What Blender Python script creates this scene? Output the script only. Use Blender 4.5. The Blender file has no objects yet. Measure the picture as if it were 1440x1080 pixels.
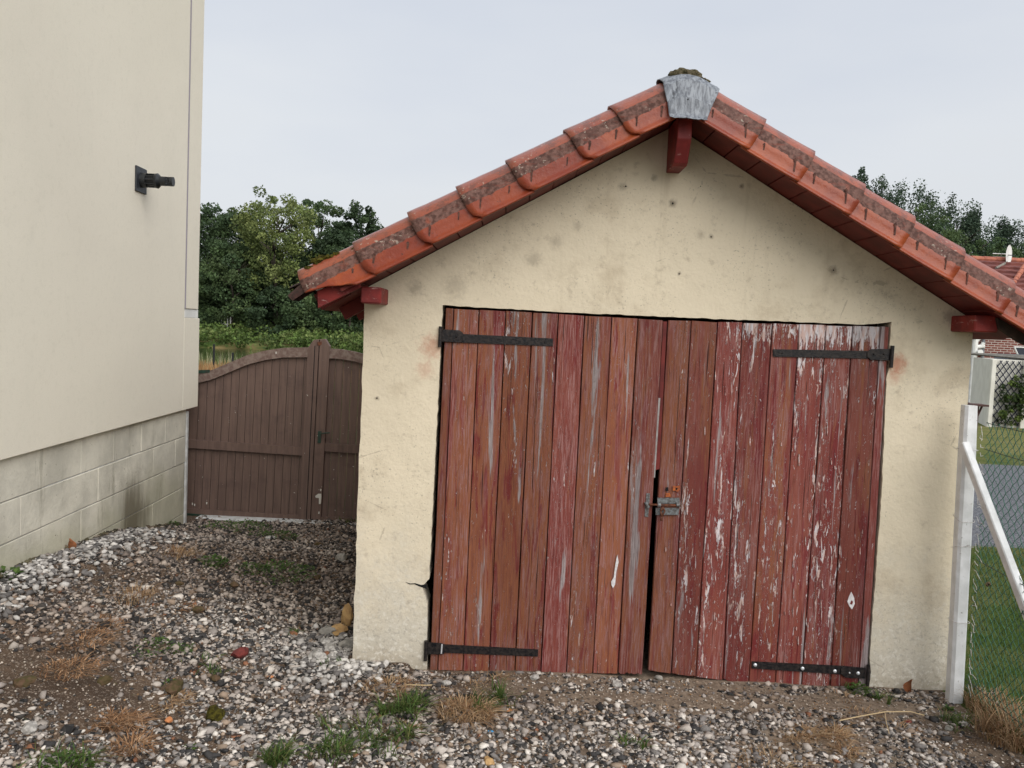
import bpy, bmesh, math, random
import numpy as np
from mathutils import Vector, Matrix, noise as mnoise
random.seed(7); RNG = np.random.default_rng(11)
R = math.radians
S = bpy.context.scene
COL = S.collection

# ------------------------------------------------------------------ camera
EYE = 1.87; PITCH = R(3.58); ROLL = R(2.52); FPX = 1200.0
cam = bpy.data.cameras.new('camera'); camo = bpy.data.objects.new('camera', cam); COL.objects.link(camo)
cam.sensor_width = 36; cam.lens = FPX / 1440 * 36; cam.clip_start = 0.05; cam.clip_end = 3000
CM = Matrix.Translation((0, 0, EYE)) @ Matrix.Rotation(math.pi / 2 - PITCH, 4, 'X') @ Matrix.Rotation(ROLL, 4, 'Z')
camo.matrix_world = CM
S.camera = camo
# ------------------------------------------------------------------ world, sun, exposure
SUN_EL, SUN_AZ = 38, 34          # azimuth measured from straight behind the camera towards its right
w = bpy.data.worlds.new('World'); S.world = w; w.use_nodes = True
nt = w.node_tree; nt.nodes.clear()
def wn(t, **k):
    n = nt.nodes.new(t)
    for a, b in k.items(): setattr(n, a, b)
    return n
sky = wn('ShaderNodeTexSky', sky_type='NISHITA', sun_disc=False)
sky.sun_elevation = R(SUN_EL); sky.sun_rotation = R(180 - SUN_AZ); sky.dust_density = 4; sky.air_density = 1.5
hs = wn('ShaderNodeHueSaturation'); hs.inputs['Saturation'].default_value = 0.35
bg1 = wn('ShaderNodeBackground'); bg1.inputs['Strength'].default_value = 0.07
tc = wn('ShaderNodeTexCoord'); sx = wn('ShaderNodeSeparateXYZ')
ns = wn('ShaderNodeTexNoise'); ns.inputs['Scale'].default_value = 2.2; ns.inputs['Detail'].default_value = 4
mp = wn('ShaderNodeMapping'); mp.inputs['Scale'].default_value = (1, 1, 3.5)
ma = wn('ShaderNodeMath', operation='MULTIPLY_ADD'); ma.inputs[1].default_value = 0.55; ma.inputs[2].default_value = -0.27
ad = wn('ShaderNodeMath', operation='ADD')
cr = wn('ShaderNodeValToRGB')
e = cr.color_ramp.elements
e[0].position = 0.0; e[0].color = (0.455, 0.47, 0.485, 1)
e[1].position = 0.18; e[1].color = (0.455, 0.475, 0.505, 1)
x = cr.color_ramp.elements.new(0.40); x.color = (0.40, 0.428, 0.48, 1)
x = cr.color_ramp.elements.new(1.0); x.color = (0.72, 0.75, 0.80, 1)
bg2 = wn('ShaderNodeBackground'); bg2.inputs['Strength'].default_value = 1.0
mx = wn('ShaderNodeMixShader'); mx.inputs[0].default_value = 0.85
out = wn('ShaderNodeOutputWorld')
L = nt.links.new
L(sky.outputs[0], hs.inputs['Color']); L(hs.outputs[0], bg1.inputs[0])
L(tc.outputs['Generated'], sx.inputs[0]); L(tc.outputs['Generated'], mp.inputs[0]); L(mp.outputs[0], ns.inputs['Vector'])
L(ns.outputs['Fac'], ma.inputs[0]); L(sx.outputs['Z'], ad.inputs[0]); L(ma.outputs[0], ad.inputs[1]); L(ad.outputs[0], cr.inputs[0])
L(cr.outputs[0], bg2.inputs[0]); L(bg1.outputs[0], mx.inputs[1]); L(bg2.outputs[0], mx.inputs[2]); L(mx.outputs[0], out.inputs[0])
sun = bpy.data.lights.new('sun', 'SUN'); suno = bpy.data.objects.new('sun', sun); COL.objects.link(suno)
sun.energy = 1.5; sun.angle = R(60); sun.color = (1.0, 0.96, 0.9)
sd = Vector((math.sin(R(SUN_AZ)) * math.cos(R(SUN_EL)), -math.cos(R(SUN_AZ)) * math.cos(R(SUN_EL)), math.sin(R(SUN_EL))))
suno.rotation_euler = sd.to_track_quat('Z', 'Y').to_euler()
S.view_settings.view_transform = 'Standard'; S.view_settings.look = 'None'
S.view_settings.exposure = 0.80; S.view_settings.gamma = 1.0; S.view_settings.use_curve_mapping = False

# ------------------------------------------------------------------ surveying helpers (photo measurements -> places in the world)
def ray(px, py): return (CM.to_3x3() @ Vector(((px - 720) / FPX, -(py - 540) / FPX, -1)))
def atY(px, py, Y): d = ray(px, py); return Vector((0, 0, EYE)) + d * (Y / d.y)
def atZ(px, py, z=0.0): d = ray(px, py); return Vector((0, 0, EYE)) + d * ((z - EYE) / d.z)

# ------------------------------------------------------------------ object helpers
def setp(o, label=None, cat=None, group=None, kind=None):
    if label: o['label'] = label
    if cat: o['category'] = cat
    if group: o['group'] = group
    if kind: o['kind'] = kind
    return o
def link(name, me, mat=None, parent=None, loc=None):
    o = bpy.data.objects.new(name, me); COL.objects.link(o)
    if mat is not None and me is not None and not me.materials: me.materials.append(mat)
    if parent is not None: o.parent = parent
    if loc is not None: o.location = loc
    return o
def empty(name, loc, label, cat, group=None):
    o = bpy.data.objects.new(name, None); COL.objects.link(o); o.location = loc; o.empty_display_size = .1
    return setp(o, label, cat, group)
def world_child(o, root):      # geometry was written in world coordinates: take the root's place off again
    o.parent = root
    o.location = Vector(o.location) - Vector(root.location)
    return o
def mesh_np(name, V, F, col=None, smooth=False, attr='tint'):
    V = np.asarray(V, np.float32); F = np.asarray(F, np.int32); k = F.shape[1]
    me = bpy.data.meshes.new(name)
    me.vertices.add(len(V)); me.vertices.foreach_set('co', V.ravel())
    me.loops.add(F.size); me.loops.foreach_set('vertex_index', F.ravel())
    me.polygons.add(len(F)); me.polygons.foreach_set('loop_start', np.arange(0, F.size, k, dtype=np.int32))
    me.polygons.foreach_set('loop_total', np.full(len(F), k, np.int32))
    me.update(calc_edges=True)
    if col is not None:
        a = me.color_attributes.new(attr, 'FLOAT_COLOR', 'CORNER')
        c = np.repeat(np.c_[col, np.ones(len(col))], k, axis=0).astype(np.float32)
        a.data.foreach_set('color', c.ravel())
    if smooth: me.polygons.foreach_set('use_smooth', np.ones(len(F), bool))
    return me
def bm_mesh(name, bm, smooth=False):
    bmesh.ops.recalc_face_normals(bm, faces=bm.faces)
    me = bpy.data.meshes.new(name); bm.to_mesh(me); bm.free()
    if smooth:
        for p in me.polygons: p.use_smooth = True
    return me
def box_bm(bm, lo, hi, bev=0.0):
    r = bmesh.ops.create_cube(bm, size=1.0)
    vs = r['verts']
    for v in vs:
        v.co = Vector([lo[i] + (v.co[i] + .5) * (hi[i] - lo[i]) for i in range(3)])
    if bev:
        es = list({e for v in vs for e in v.link_edges})
        bmesh.ops.bevel(bm, geom=es, offset=bev, segments=1, affect='EDGES')
def box(name, lo, hi, mat, parent=None, bev=0.0):
    bm = bmesh.new(); box_bm(bm, lo, hi, bev); o = link(name, bm_mesh(name, bm), mat)
    if parent is not None: world_child(o, parent)
    return o
def prism_bm(bm, pts, y0, y1, inset=0.0):
    """polygon given as (x,z) points, extruded from y0 (front) to y1"""
    c = [Vector((p[0], 0, p[1])) for p in pts]
    n = len(c); cx = sum((p for p in c), Vector()) / n
    def ring(y, k): 
        out = []
        for p in c:
            d = p - cx; q = cx + d * (1 - (k / max(d.length, 1e-4)) if k else 1)
            out.append(bm.verts.new((q.x, y, q.z)))
        return out
    rs = [ring(y0, inset)] + ([ring(y0 + inset, 0)] if inset else []) + [ring(y1, 0)]
    bm.faces.new(rs[0]); bm.faces.new(list(reversed(rs[-1])))
    for a, b in zip(rs, rs[1:]):
        for i in range(n): bm.faces.new((a[i], a[(i + 1) % n], b[(i + 1) % n], b[i]))
def prism(name, pts, y0, y1, mat, parent=None, inset=0.0):
    bm = bmesh.new(); prism_bm(bm, pts, y0, y1, inset); o = link(name, bm_mesh(name, bm), mat)
    if parent is not None: world_child(o, parent)
    return o
def cyl_bm(bm, a, b, r0, r1=None, n=12, caps=True):
    a = Vector(a); b = Vector(b); r1 = r0 if r1 is None else r1
    d = (b - a); q = d.to_track_quat('Z', 'Y').to_matrix()
    A = [bm.verts.new(a + q @ Vector((math.cos(t) * r0, math.sin(t) * r0, 0))) for t in [2 * math.pi * i / n for i in range(n)]]
    B = [bm.verts.new(b + q @ Vector((math.cos(t) * r1, math.sin(t) * r1, 0))) for t in [2 * math.pi * i / n for i in range(n)]]
    for i in range(n): bm.faces.new((A[i], A[(i + 1) % n], B[(i + 1) % n], B[i]))
    if caps: bm.faces.new(list(reversed(A))); bm.faces.new(B)
def cyl(name, a, b, r, mat, parent=None, n=12, r1=None):
    bm = bmesh.new(); cyl_bm(bm, a, b, r, r1, n); o = link(name, bm_mesh(name, bm), mat)
    if parent is not None: world_child(o, parent)
    return o
def blob(name, loc, rad, sc, mat, parent=None, seed=0, rough=0.35, sub=2, flat=True, freq=1.2):
    bm = bmesh.new(); bmesh.ops.create_icosphere(bm, subdivisions=sub, radius=1)
    for v in bm.verts:
        k = 1 + rough * mnoise.noise(v.co * freq + Vector((seed * 3.1, seed * 1.7, 0)))
        v.co = Vector((v.co.x * sc[0], v.co.y * sc[1], v.co.z * sc[2])) * k * rad
    o = link(name, bm_mesh(name, bm, not flat), mat); o.location = loc
    if parent is not None: world_child(o, parent)
    return o

# ------------------------------------------------------------------ material helpers
class NT:
    def __init__(s, name, rough=0.8, spec=0.3):
        s.m = bpy.data.materials.new(name); s.m.use_nodes = True; s.t = s.m.node_tree; s.t.nodes.clear()
        s.o = s.n('ShaderNodeOutputMaterial'); s.b = s.n('ShaderNodeBsdfPrincipled')
        s.b.inputs['Roughness'].default_value = rough; s.b.inputs['Specular IOR Level'].default_value = spec
        s.l(s.b.outputs[0], s.o.inputs[0]); s._pos = None
    def n(s, t, **k):
        x = s.t.nodes.new(t)
        for a, b in k.items(): setattr(x, a, b)
        return x
    def l(s, a, b): s.t.links.new(a, b)
    def pos(s, scale=(1, 1, 1), rnd=0.0, local=False):
        if local: g = s.n('ShaderNodeTexCoord').outputs['Object']
        else: g = s.n('ShaderNodeNewGeometry').outputs['Position']
        m = s.n('ShaderNodeMapping'); m.inputs['Scale'].default_value = scale
        s.l(g, m.inputs[0])
        if rnd:
            oi = s.n('ShaderNodeObjectInfo'); mu = s.n('ShaderNodeMath', operation='MULTIPLY'); mu.inputs[1].default_value = rnd
            s.l(oi.outputs['Random'], mu.inputs[0]); s.l(mu.outputs[0], m.inputs['Location'])
        return m.outputs[0]
    def noise(s, v, scale=1, detail=4, rough=.55, dist=0):
        x = s.n('ShaderNodeTexNoise'); x.inputs['Scale'].default_value = scale; x.inputs['Detail'].default_value = detail
        x.inputs['Roughness'].default_value = rough; x.inputs['Distortion'].default_value = dist; s.l(v, x.inputs['Vector']); return x.outputs['Fac']
    def vor(s, v, scale=1, feature='F1'):
        x = s.n('ShaderNodeTexVoronoi', feature=feature); x.inputs['Scale'].default_value = scale; s.l(v, x.inputs['Vector']); return x
    def ramp(s, f, a, b):       # smooth 0..1 between a and b
        x = s.n('ShaderNodeMapRange'); x.inputs['From Min'].default_value = a; x.inputs['From Max'].default_value = b
        x.interpolation_type = 'SMOOTHSTEP'; s.l(f, x.inputs['Value']); return x.outputs[0]
    def math(s, op, a, b=None):
        x = s.n('ShaderNodeMath', operation=op)
        for i, v in enumerate((a, b)):
            if v is None: continue
            if isinstance(v, (int, float)): x.inputs[i].default_value = v
            else: s.l(v, x.inputs[i])
        return x.outputs[0]
    def mix(s, f, a, b):
        x = s.n('ShaderNodeMix', data_type='RGBA')
        for sock, v in ((x.inputs[0], f), (x.inputs[6], a), (x.inputs[7], b)):
            if isinstance(v, (int, float)): sock.default_value = v
            elif isinstance(v, tuple): sock.default_value = (*v, 1)
            else: s.l(v, sock)
        return x.outputs[2]
    def bump(s, f, strength=.3, dist=.01):
        x = s.n('ShaderNodeBump'); x.inputs['Strength'].default_value = strength; x.inputs['Distance'].default_value = dist
        s.l(f, x.inputs['Height']); 
        if s.b.inputs['Normal'].links: s.l(s.b.inputs['Normal'].links[0].from_socket, x.inputs['Normal'])
        s.l(x.outputs[0], s.b.inputs['Normal'])
    def col(s, c):
        if isinstance(c, tuple): s.b.inputs['Base Color'].default_value = (*c, 1)
        else: s.l(c, s.b.inputs['Base Color'])
    def attr(s, name, typ='GEOMETRY'):
        x = s.n('ShaderNodeAttribute', attribute_type=typ, attribute_name=name); return x
    def spot(s, c, r, jag=None, soft=.6):
        g = s.n('ShaderNodeNewGeometry').outputs['Position']
        d = s.n('ShaderNodeVectorMath', operation='DISTANCE'); s.l(g, d.inputs[0]); d.inputs[1].default_value = c
        v = d.outputs['Value']
        if jag is not None: v = s.math('ADD', v, s.math('MULTIPLY', s.math('SUBTRACT', jag, .5), r * 1.6))
        return s.math('SUBTRACT', 1.0, s.ramp(v, r * (1 - soft), r))

def simple(name, c, c2=None, scale=20, rough=.8, bump=.2, bd=.003, spec=.3, metal=0, local=False, rnd=0, strx=(1, 1, 1)):
    m = NT(name, rough, spec); p = m.pos(strx, local=local, rnd=rnd)
    n1 = m.noise(p, scale, 5)
    m.col(m.mix(m.ramp(n1, .35, .65), c, c2) if c2 else c)
    if bump: m.bump(m.noise(p, scale * 2.5, 4), bump, bd)
    m.b.inputs['Metallic'].default_value = metal
    return m.m
M = {}
# roughcast, cream, of the garage
def mk_facade():
    m = NT('cream_roughcast', .92, .15); p = m.pos()
    big = m.noise(p, 1.1, 3); mid = m.noise(p, 6, 5, .6); fine = m.noise(p, 70, 4, .6)
    c = m.mix(m.ramp(big, .3, .7), (.72, .635, .485), (.65, .575, .44))
    z = m.n('ShaderNodeSeparateXYZ'); m.l(m.n('ShaderNodeNewGeometry').outputs['Position'], z.inputs[0])
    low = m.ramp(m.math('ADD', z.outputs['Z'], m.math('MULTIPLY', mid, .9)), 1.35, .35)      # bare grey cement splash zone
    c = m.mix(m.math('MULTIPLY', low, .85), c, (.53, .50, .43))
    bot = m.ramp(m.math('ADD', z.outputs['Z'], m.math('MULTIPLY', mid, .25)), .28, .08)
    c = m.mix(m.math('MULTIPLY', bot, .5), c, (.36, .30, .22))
    c = m.mix(m.math('MULTIPLY', m.ramp(m.noise(p, 3.3, 6, .7), .52, .72), .4), c, (.40, .32, .22))
    c = m.mix(m.math('MULTIPLY', m.ramp(m.noise(p, 16, 5, .7), .55, .78), .5), c, (.33, .27, .20))
    # dark speckle, denser lower down
    sp = m.math('MULTIPLY', m.ramp(m.noise(p, 95, 2, .5), .62, .72), m.ramp(m.noise(p, 2.5, 3), .35, .65))
    c = m.mix(m.math('MULTIPLY', sp, .55), c, (.22, .19, .15))
    lg = m.math('MULTIPLY', m.ramp(m.noise(p, 38, 4, .7), .52, .62), low)
    c = m.mix(m.math('MULTIPLY', lg, .6), c, (.70, .67, .60))
    dg = m.math('MULTIPLY', m.ramp(m.noise(p, 52, 4, .7), .54, .64), low); c = m.mix(m.math('MULTIPLY', dg, .6), c, (.34, .31, .26))
    dr = m.math('MULTIPLY', m.ramp(m.noise(m.pos((11, 11, .8)), 1, 5, .65), .55, .72), m.ramp(z.outputs['Z'], 1.7, 2.4)); c = m.mix(m.math('MULTIPLY', dr, .28), c, (.40, .33, .23))
    vc = m.vor(m.pos((1.3, 1.3, 2.1)), 1.6, 'DISTANCE_TO_EDGE'); hl = m.math('MULTIPLY', m.ramp(m.math('ADD', vc.outputs['Distance'], m.math('MULTIPLY', m.math('SUBTRACT', m.noise(p, 9, 5, .7), .5), .12)), .003, .0005), m.ramp(m.noise(p, 1.7, 2), .52, .62)); c = m.mix(m.math('MULTIPLY', hl, .35), c, (.20, .16, .12))
    jag = m.noise(p, 40, 5, .7)
    for (px, py, r, k) in ((1262, 512, .080, .6), (608, 488, .10, .42), (598, 520, .07, .28), (1258, 530, .06, .35)):
        q = atY(px, py, 4.65); c = m.mix(m.math('MULTIPLY', m.spot(tuple(q), r, jag, .9), k), c, (.42, .10, .045))
    for (px, py, r, k) in ((946, 286, .028, .7), (1000, 333, .015, .6), (875, 262, .03, .4), (782, 340, .045, .3), (812, 318, .03, .3), (920, 250, .02, .5),
                           (1172, 380, .03, .7), (955, 385, .012, .9), (1043, 262, .015, .8), (985, 330, .03, .3), (640, 402, .08, .3), (750, 365, .05, .35),
                           (584, 405, .05, .4), (1335, 445, .05, .5), (530, 560, .015, .7)):
        q = atY(px, py, 4.65); c = m.mix(m.math('MULTIPLY', m.spot(tuple(q), r * 1.25, jag, .95), k), c, (.17, .135, .10))
    m.col(c); m.bump(m.noise(p, 55, 6, .7), .55, .006); m.bump(m.noise(p, 5, 3), .35, .03)
    return m.m
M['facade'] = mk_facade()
def mk_house():
    m = NT('cream_render', .9, .15); p = m.pos()
    c = m.mix(m.ramp(m.noise(p, .8, 4), .3, .7), (.765, .715, .605), (.735, .685, .580))
    c = m.mix(m.math('MULTIPLY', m.ramp(m.noise(m.pos((1.2, 1.2, .7)), 2, 6, .7), .5, .75), .16), c, (.62, .595, .50))
    c = m.mix(m.math('MULTIPLY', m.ramp(m.noise(p, 22, 6, .75), .5, .7), .14), c, (.50, .46, .36))
    c = m.mix(m.math('MULTIPLY', m.ramp(m.noise(p, 150, 3, .7), .5, .7), .22), c, (.50, .47, .39))
    c = m.mix(m.math('MULTIPLY', m.ramp(m.noise(p, 9, 5, .7), .58, .75), .12), c, (.45, .42, .34))
    m.col(c); m.bump(m.noise(p, 160, 4, .7), .45, .003); m.bump(m.noise(p, 3, 3), .15, .03); return m.m
M['house'] = mk_house()
def mk_block():
    m = NT('limewashed_block', .95, .1); p = m.pos()
    c = m.mix(m.ramp(m.noise(p, 2.2, 6, .65), .35, .65), (.68, .645, .55), (.50, .475, .405))
    z = m.n('ShaderNodeSeparateXYZ'); m.l(m.n('ShaderNodeNewGeometry').outputs['Position'], z.inputs[0])
    g = m.ramp(m.math('SUBTRACT', z.outputs['Z'], m.math('MULTIPLY', m.noise(p, 1.7, 5), .9)), .22, -.08)
    c = m.mix(m.math('MULTIPLY', g, .42), c, (.32, .31, .19))
    st = m.math('MULTIPLY', m.ramp(m.noise(m.pos((5, 5, .9)), 1.6, 6, .7), .55, .70), .6)
    c = m.mix(st, c, (.25, .23, .175))
    c = m.mix(m.math('MULTIPLY', m.spot((-2.84, 6.45, .33), .42, m.noise(m.pos((9, 9, 2)), 1, 5), .9), .85), c, (.14, .12, .08))
    c = m.mix(m.ramp(m.noise(p, 28, 4, .7), .66, .72), c, (.16, .14, .10))
    m.col(c); m.bump(m.noise(p, 40, 6, .7), .5, .005); m.bump(m.noise(p, 5, 4), .3, .02); return m.m
M['block'] = mk_block()
def mk_wood():
    m = NT('flaking_red_paint', .75, .25)
    P = lambda sx, sz, r=40.0: m.pos((sx, sx, sz), rnd=r)
    A = lambda n: m.attr(n, 'OBJECT').outputs['Fac']
    grain = m.noise(P(165, 7), 1, 5, .7, .8); grain2 = m.noise(P(30, 2.2), 1, 5, .6, 1.5); cloud = m.noise(P(5, 1.1), 1, 4, .6)
    c = m.mix(m.ramp(cloud, .35, .65), (.155, .034, .028), (.195, .056, .040))
    # orange undercoat showing
    orr = m.math('ADD', m.math('MULTIPLY', A('orange'), .44), -.20)
    o = m.ramp(m.math('ADD', m.noise(P(17, 1.3), 1, 5, .65), orr), .49, .60)
    c = m.mix(m.math('MULTIPLY', o, .85), c, m.mix(m.ramp(grain, .35, .65), (.245, .092, .042), (.165, .052, .028)))
    # dark wine red remains
    wr = m.ramp(m.math('ADD', m.noise(P(22, 1.8, 70), 1, 5, .7, .8), m.math('MULTIPLY', A('wine'), .11)), .60, .67)
    c = m.mix(m.math('MULTIPLY', wr, .85), c, (.135, .016, .018))
    # chalky faded pink grain
    fd = m.math('MULTIPLY', m.ramp(grain, .47, .60), m.ramp(m.math('ADD', m.noise(P(7, .9, 90), 1, 4, .6), m.math('MULTIPLY', A('fade'), .25)), .42, .66))
    c = m.mix(m.math('MULTIPLY', fd, .62), c, (.31, .175, .165))
    dk = m.ramp(grain2, .60, .68); c = m.mix(m.math('MULTIPLY', dk, .45), c, (.09, .018, .014))
    # bare grey wood
    gw = m.ramp(m.math('ADD', m.noise(P(15, .75, 55), 1, 5, .62, .5), m.math('MULTIPLY', A('bare'), .14)), .655, .70)
    c = m.mix(m.math('MULTIPLY', gw, .85), c, m.mix(m.ramp(grain, .4, .6), (.19, .165, .165), (.33, .30, .305)))
    # flakes: white primer
    zz = m.n('ShaderNodeSeparateXYZ'); m.l(m.n('ShaderNodeNewGeometry').outputs['Position'], zz.inputs[0])
    zone = m.math('ADD', m.noise(P(9, .8, 25), 1, 3, .5), m.math('MULTIPLY', m.math('MULTIPLY', m.ramp(zz.outputs['Z'], 1.80, 1.95), A('top')), .35))
    f1 = m.ramp(m.math('ADD', m.math('ADD', m.noise(P(48, 7, 33), 1, 5, .7, .7), m.math('MULTIPLY', zone, .45)), m.math('MULTIPLY', A('peel'), .16)), .915, .94)
    f2 = m.ramp(m.math('ADD', m.math('ADD', m.noise(P(110, 30, 15), 1, 3, .7, 1), m.math('MULTIPLY', zone, .25)), m.math('MULTIPLY', A('peel'), .12)), .825, .85)
    f3 = m.math('MULTIPLY', m.ramp(m.math('ADD', m.noise(P(230, 26, 77), 1, 3, .7, 1.2), m.math('MULTIPLY', zone, .22)), .755, .79), .75)
    fl = m.math('MAXIMUM', m.math('MAXIMUM', f1, f2), f3)
    c = m.mix(m.math('MULTIPLY', fl, .9), c, m.mix(m.ramp(m.noise(P(60, 12), 1, 3), .4, .6), (.58, .55, .57), (.50, .36, .32)))
    ck = m.ramp(m.noise(P(120, 1.6, 61), 1, 3, .5, .3), .665, .70)
    c = m.mix(m.math('MULTIPLY', ck, .9), c, (.03, .012, .01))
    c = m.mix(m.math('MULTIPLY', m.ramp(m.noise(P(60, 3, 5), 1, 6, .75, .5), .54, .62), .38), c, (.07, .014, .012))
    vm = m.n('ShaderNodeVectorMath', operation='SCALE'); m.l(c, vm.inputs[0]); m.l(A('tone'), vm.inputs['Scale']); c = vm.outputs[0]
    m.col(c)
    h = m.math('ADD', m.math('MULTIPLY', grain, .6), m.math('MULTIPLY', fl, -.6)); h = m.math('SUBTRACT', h, ck)
    m.bump(h, .9, .006); return m.m
M['wood'] = mk_wood()
def mk_tile():
    m = NT('orange_clay_tile', .5, .35); p = m.pos(rnd=0); oi = m.n('ShaderNodeObjectInfo').outputs['Random']
    c = m.mix(m.ramp(m.noise(p, 7, 4), .35, .65), (.31, .066, .020), (.20, .034, .015))
    c = m.mix(m.math('MULTIPLY', oi, .6), c, (.20, .034, .016))
    W = m.attr('band').outputs['Fac']
    c = m.mix(m.math('MULTIPLY', m.ramp(W, 1.02, 1.12), .55), c, (.29, .095, .062))  # paler pink upper face: sky light put into the tile colour
    n1 = m.noise(p, 26, 5, .65); n2 = m.noise(p, 7, 3)
    top = m.ramp(m.math('ADD', W, m.math('MULTIPLY', m.math('SUBTRACT', n1, .5), .75)), .44, .50)
    bt = m.math('MULTIPLY', top, m.ramp(m.math('ADD', W, m.math('MULTIPLY', m.math('SUBTRACT', n1, .5), .3)), 1.08, 1.02))
    bt = m.math('MULTIPLY', bt, m.ramp(m.math('ADD', n2, m.math('MULTIPLY', n1, .5)), .42, .60))
    c = m.mix(m.math('MULTIPLY', bt, .92), c, m.mix(m.ramp(m.noise(p, 45, 4), .35, .65), (.045, .024, .019), (.15, .085, .070)))
    lich = m.math('MULTIPLY', m.ramp(m.noise(p, 60, 3), .6, .66), m.math('MULTIPLY', m.ramp(n2, .5, .62), m.ramp(W, .25, .6)))
    c = m.mix(m.math('MULTIPLY', lich, .8), c, (.38, .33, .27))
    c = m.mix(m.ramp(m.noise(p, 85, 2), .72, .745), c, (.025, .018, .015))
    c = m.mix(m.math('MULTIPLY', m.ramp(m.noise(m.pos((14, 14, 60)), 1, 5, .6), .56, .70), .4), c, (.22, .05, .03))
    c = m.mix(m.math('MULTIPLY', m.ramp(m.noise(p, 34, 6, .75), .56, .66), .55), c, (.13, .035, .022))
    c = m.mix(m.math('MULTIPLY', m.math('MULTIPLY', m.ramp(m.noise(p, 11, 6, .75), .50, .60), m.ramp(W, .35, .9)), .6), c, (.10, .045, .035))
    m.col(c); m.bump(m.noise(p, 60, 5, .65), .4, .005)
    m.l(m.math('ADD', .30, m.math('MULTIPLY', bt, .5)), m.b.inputs['Roughness']); return m.m
M['tile'] = mk_tile()
M['redpaint'] = simple('dark_red_paint', (.155, .022, .018), (.10, .014, .012), 9, .6, .25, .002, strx=(1, 1, 1), rnd=3)
def mk_beam():
    m = NT('worn_red_beam', .6, .35); p = m.pos()
    c = m.mix(m.ramp(m.noise(p, 8, 4), .4, .6), (.24, .024, .020), (.15, .016, .016))
    c = m.mix(m.ramp(m.noise(m.pos((14, 14, 40)), 1, 5, .7, .5), .60, .68), c, (.40, .24, .22)); m.col(c); m.bump(m.noise(p, 40, 4), .3, .003); return m.m
M['beam'] = mk_beam()
M['iron'] = simple('black_iron', (.004, .004, .006), (.028, .022, .020), 60, .45, .9, .003, .3)
M['grey_iron'] = simple('worn_grey_iron', (.22, .24, .25), (.10, .09, .085), 60, .5, .4, .002, .5, .5)
M['rust'] = simple('rusty_iron', (.16, .055, .025), (.07, .03, .02), 60, .75, .5, .002)
M['rust_orange'] = simple('orange_rust_stain', (.42, .12, .03), (.22, .06, .03), 90, .9, .3, .001)
M['bolt'] = simple('bright_bolt', (.70, .72, .75), None, 30, .35, 0, 0, .5, .4)
M['black'] = simple('flat_black', (.008, .008, .009), None, 30, .9, 0)  # flat black; also puts the shade inside crack, nail holes and keyhole into colour
M['dark_plastic'] = simple('black_plastic', (.007, .008, .010), (.014, .016, .018), 20, .4, .1, .001, .4)
M['slate_plate'] = simple('dark_grey_plate', (.025, .028, .035), (.018, .02, .025), 20, .5, .1, .001, .5)
M['mark'] = simple('dark_drip_marks', (.06, .028, .022), (.13, .06, .045), 60, .9, .2, .001)
def mk_lead():
    m = NT('grey_lead_sheet', .5, .5); v = m.pos((60, 60, 7)); p = m.pos()
    c = m.mix(m.ramp(m.noise(v, 1, 5, .65, .6), .38, .62), (.085, .095, .115), (.23, .25, .28))
    c = m.mix(m.ramp(m.noise(m.pos((30, 30, 4)), 1, 4, .6, .4), .60, .70), c, (.035, .04, .05)); m.col(c)
    m.bump(m.noise(v, 1, 5, .6), .5, .004); m.bump(m.noise(p, 24, 3), .5, .01); return m.m
M['lead'] = mk_lead()
M['moss'] = simple('moss', (.085, .075, .012), (.032, .028, .008), 50, 1, .8, .01, .1)
M['mortar'] = simple('mossy_mortar', (.15, .125, .08), (.05, .045, .022), 45, 1, .9, .02, .1)
M['old_tile'] = simple('dark_old_tile', (.050, .022, .018), (.028, .017, .013), 25, .9, .5, .006)
def mk_gate():
    m = NT('brown_painted_board', .6, .3); p = m.pos((40, 40, 2.5), rnd=20)
    c = m.mix(m.ramp(m.noise(p, 1, 5, .6), .35, .65), (.150, .098, .080), (.115, .075, .062))
    z = m.n('ShaderNodeSeparateXYZ'); m.l(m.n('ShaderNodeNewGeometry').outputs['Position'], z.inputs[0])
    c = m.mix(m.math('MULTIPLY', m.ramp(m.noise(m.pos((1, 1, 1)), 5, 5, .7), .5, .7), .45), c, (.072, .046, .042))
    c = m.mix(m.ramp(m.noise(m.pos((1, 1, 1)), 38, 2), .745, .76), c, (.45, .42, .38)); m.col(c)
    m.bump(m.noise(p, 1, 5), .25, .002); return m.m
M['gate'] = mk_gate()
M['gate_top'] = simple('weathered_brown_rail', (.135, .088, .075), (.21, .16, .135), 30, .8, .4, .003)
M['green_iron'] = simple('dark_green_iron', (.010, .045, .030), (.02, .03, .02), 40, .45, .2, .001, .5)
M['pale_paint'] = simple('pale_paint_scuff', (.55, .53, .48), None, 30, .9, 0)
M['concrete'] = simple('pale_concrete', (.56, .57, .57), (.42, .42, .41), 14, .9, .4, .006)
M['sill'] = simple('dusty_concrete_sill', (.30, .26, .21), (.20, .165, .13), 9, .95, .6, .01)
M['white_pvc'] = simple('white_pvc', (.78, .78, .76), (.66, .66, .64), 5, .5, .05, .001)
M['joint'] = simple('grey_joint', (.30, .28, .31), None, 30, .9, 0)
def mk_post():
    m = NT('white_painted_concrete', .75, .2); p = m.pos()
    c = m.mix(m.ramp(m.noise(p, 12, 4), .35, .65), (.80, .81, .82), (.68, .69, .69))
    c = m.mix(m.ramp(m.noise(p, 45, 5, .7), .63, .70), c, (.30, .29, .27)); m.col(c); m.bump(m.noise(p, 50, 5), .4, .004); return m.m
M['post'] = mk_post()
M['wire'] = simple('green_coated_wire', (.010, .075, .042), (.018, .12, .07), 15, .45, 0, 0, .5)
M['wire_white'] = simple('white_painted_wire', (.72, .70, .68), (.35, .32, .30), 50, .7, 0)
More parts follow.
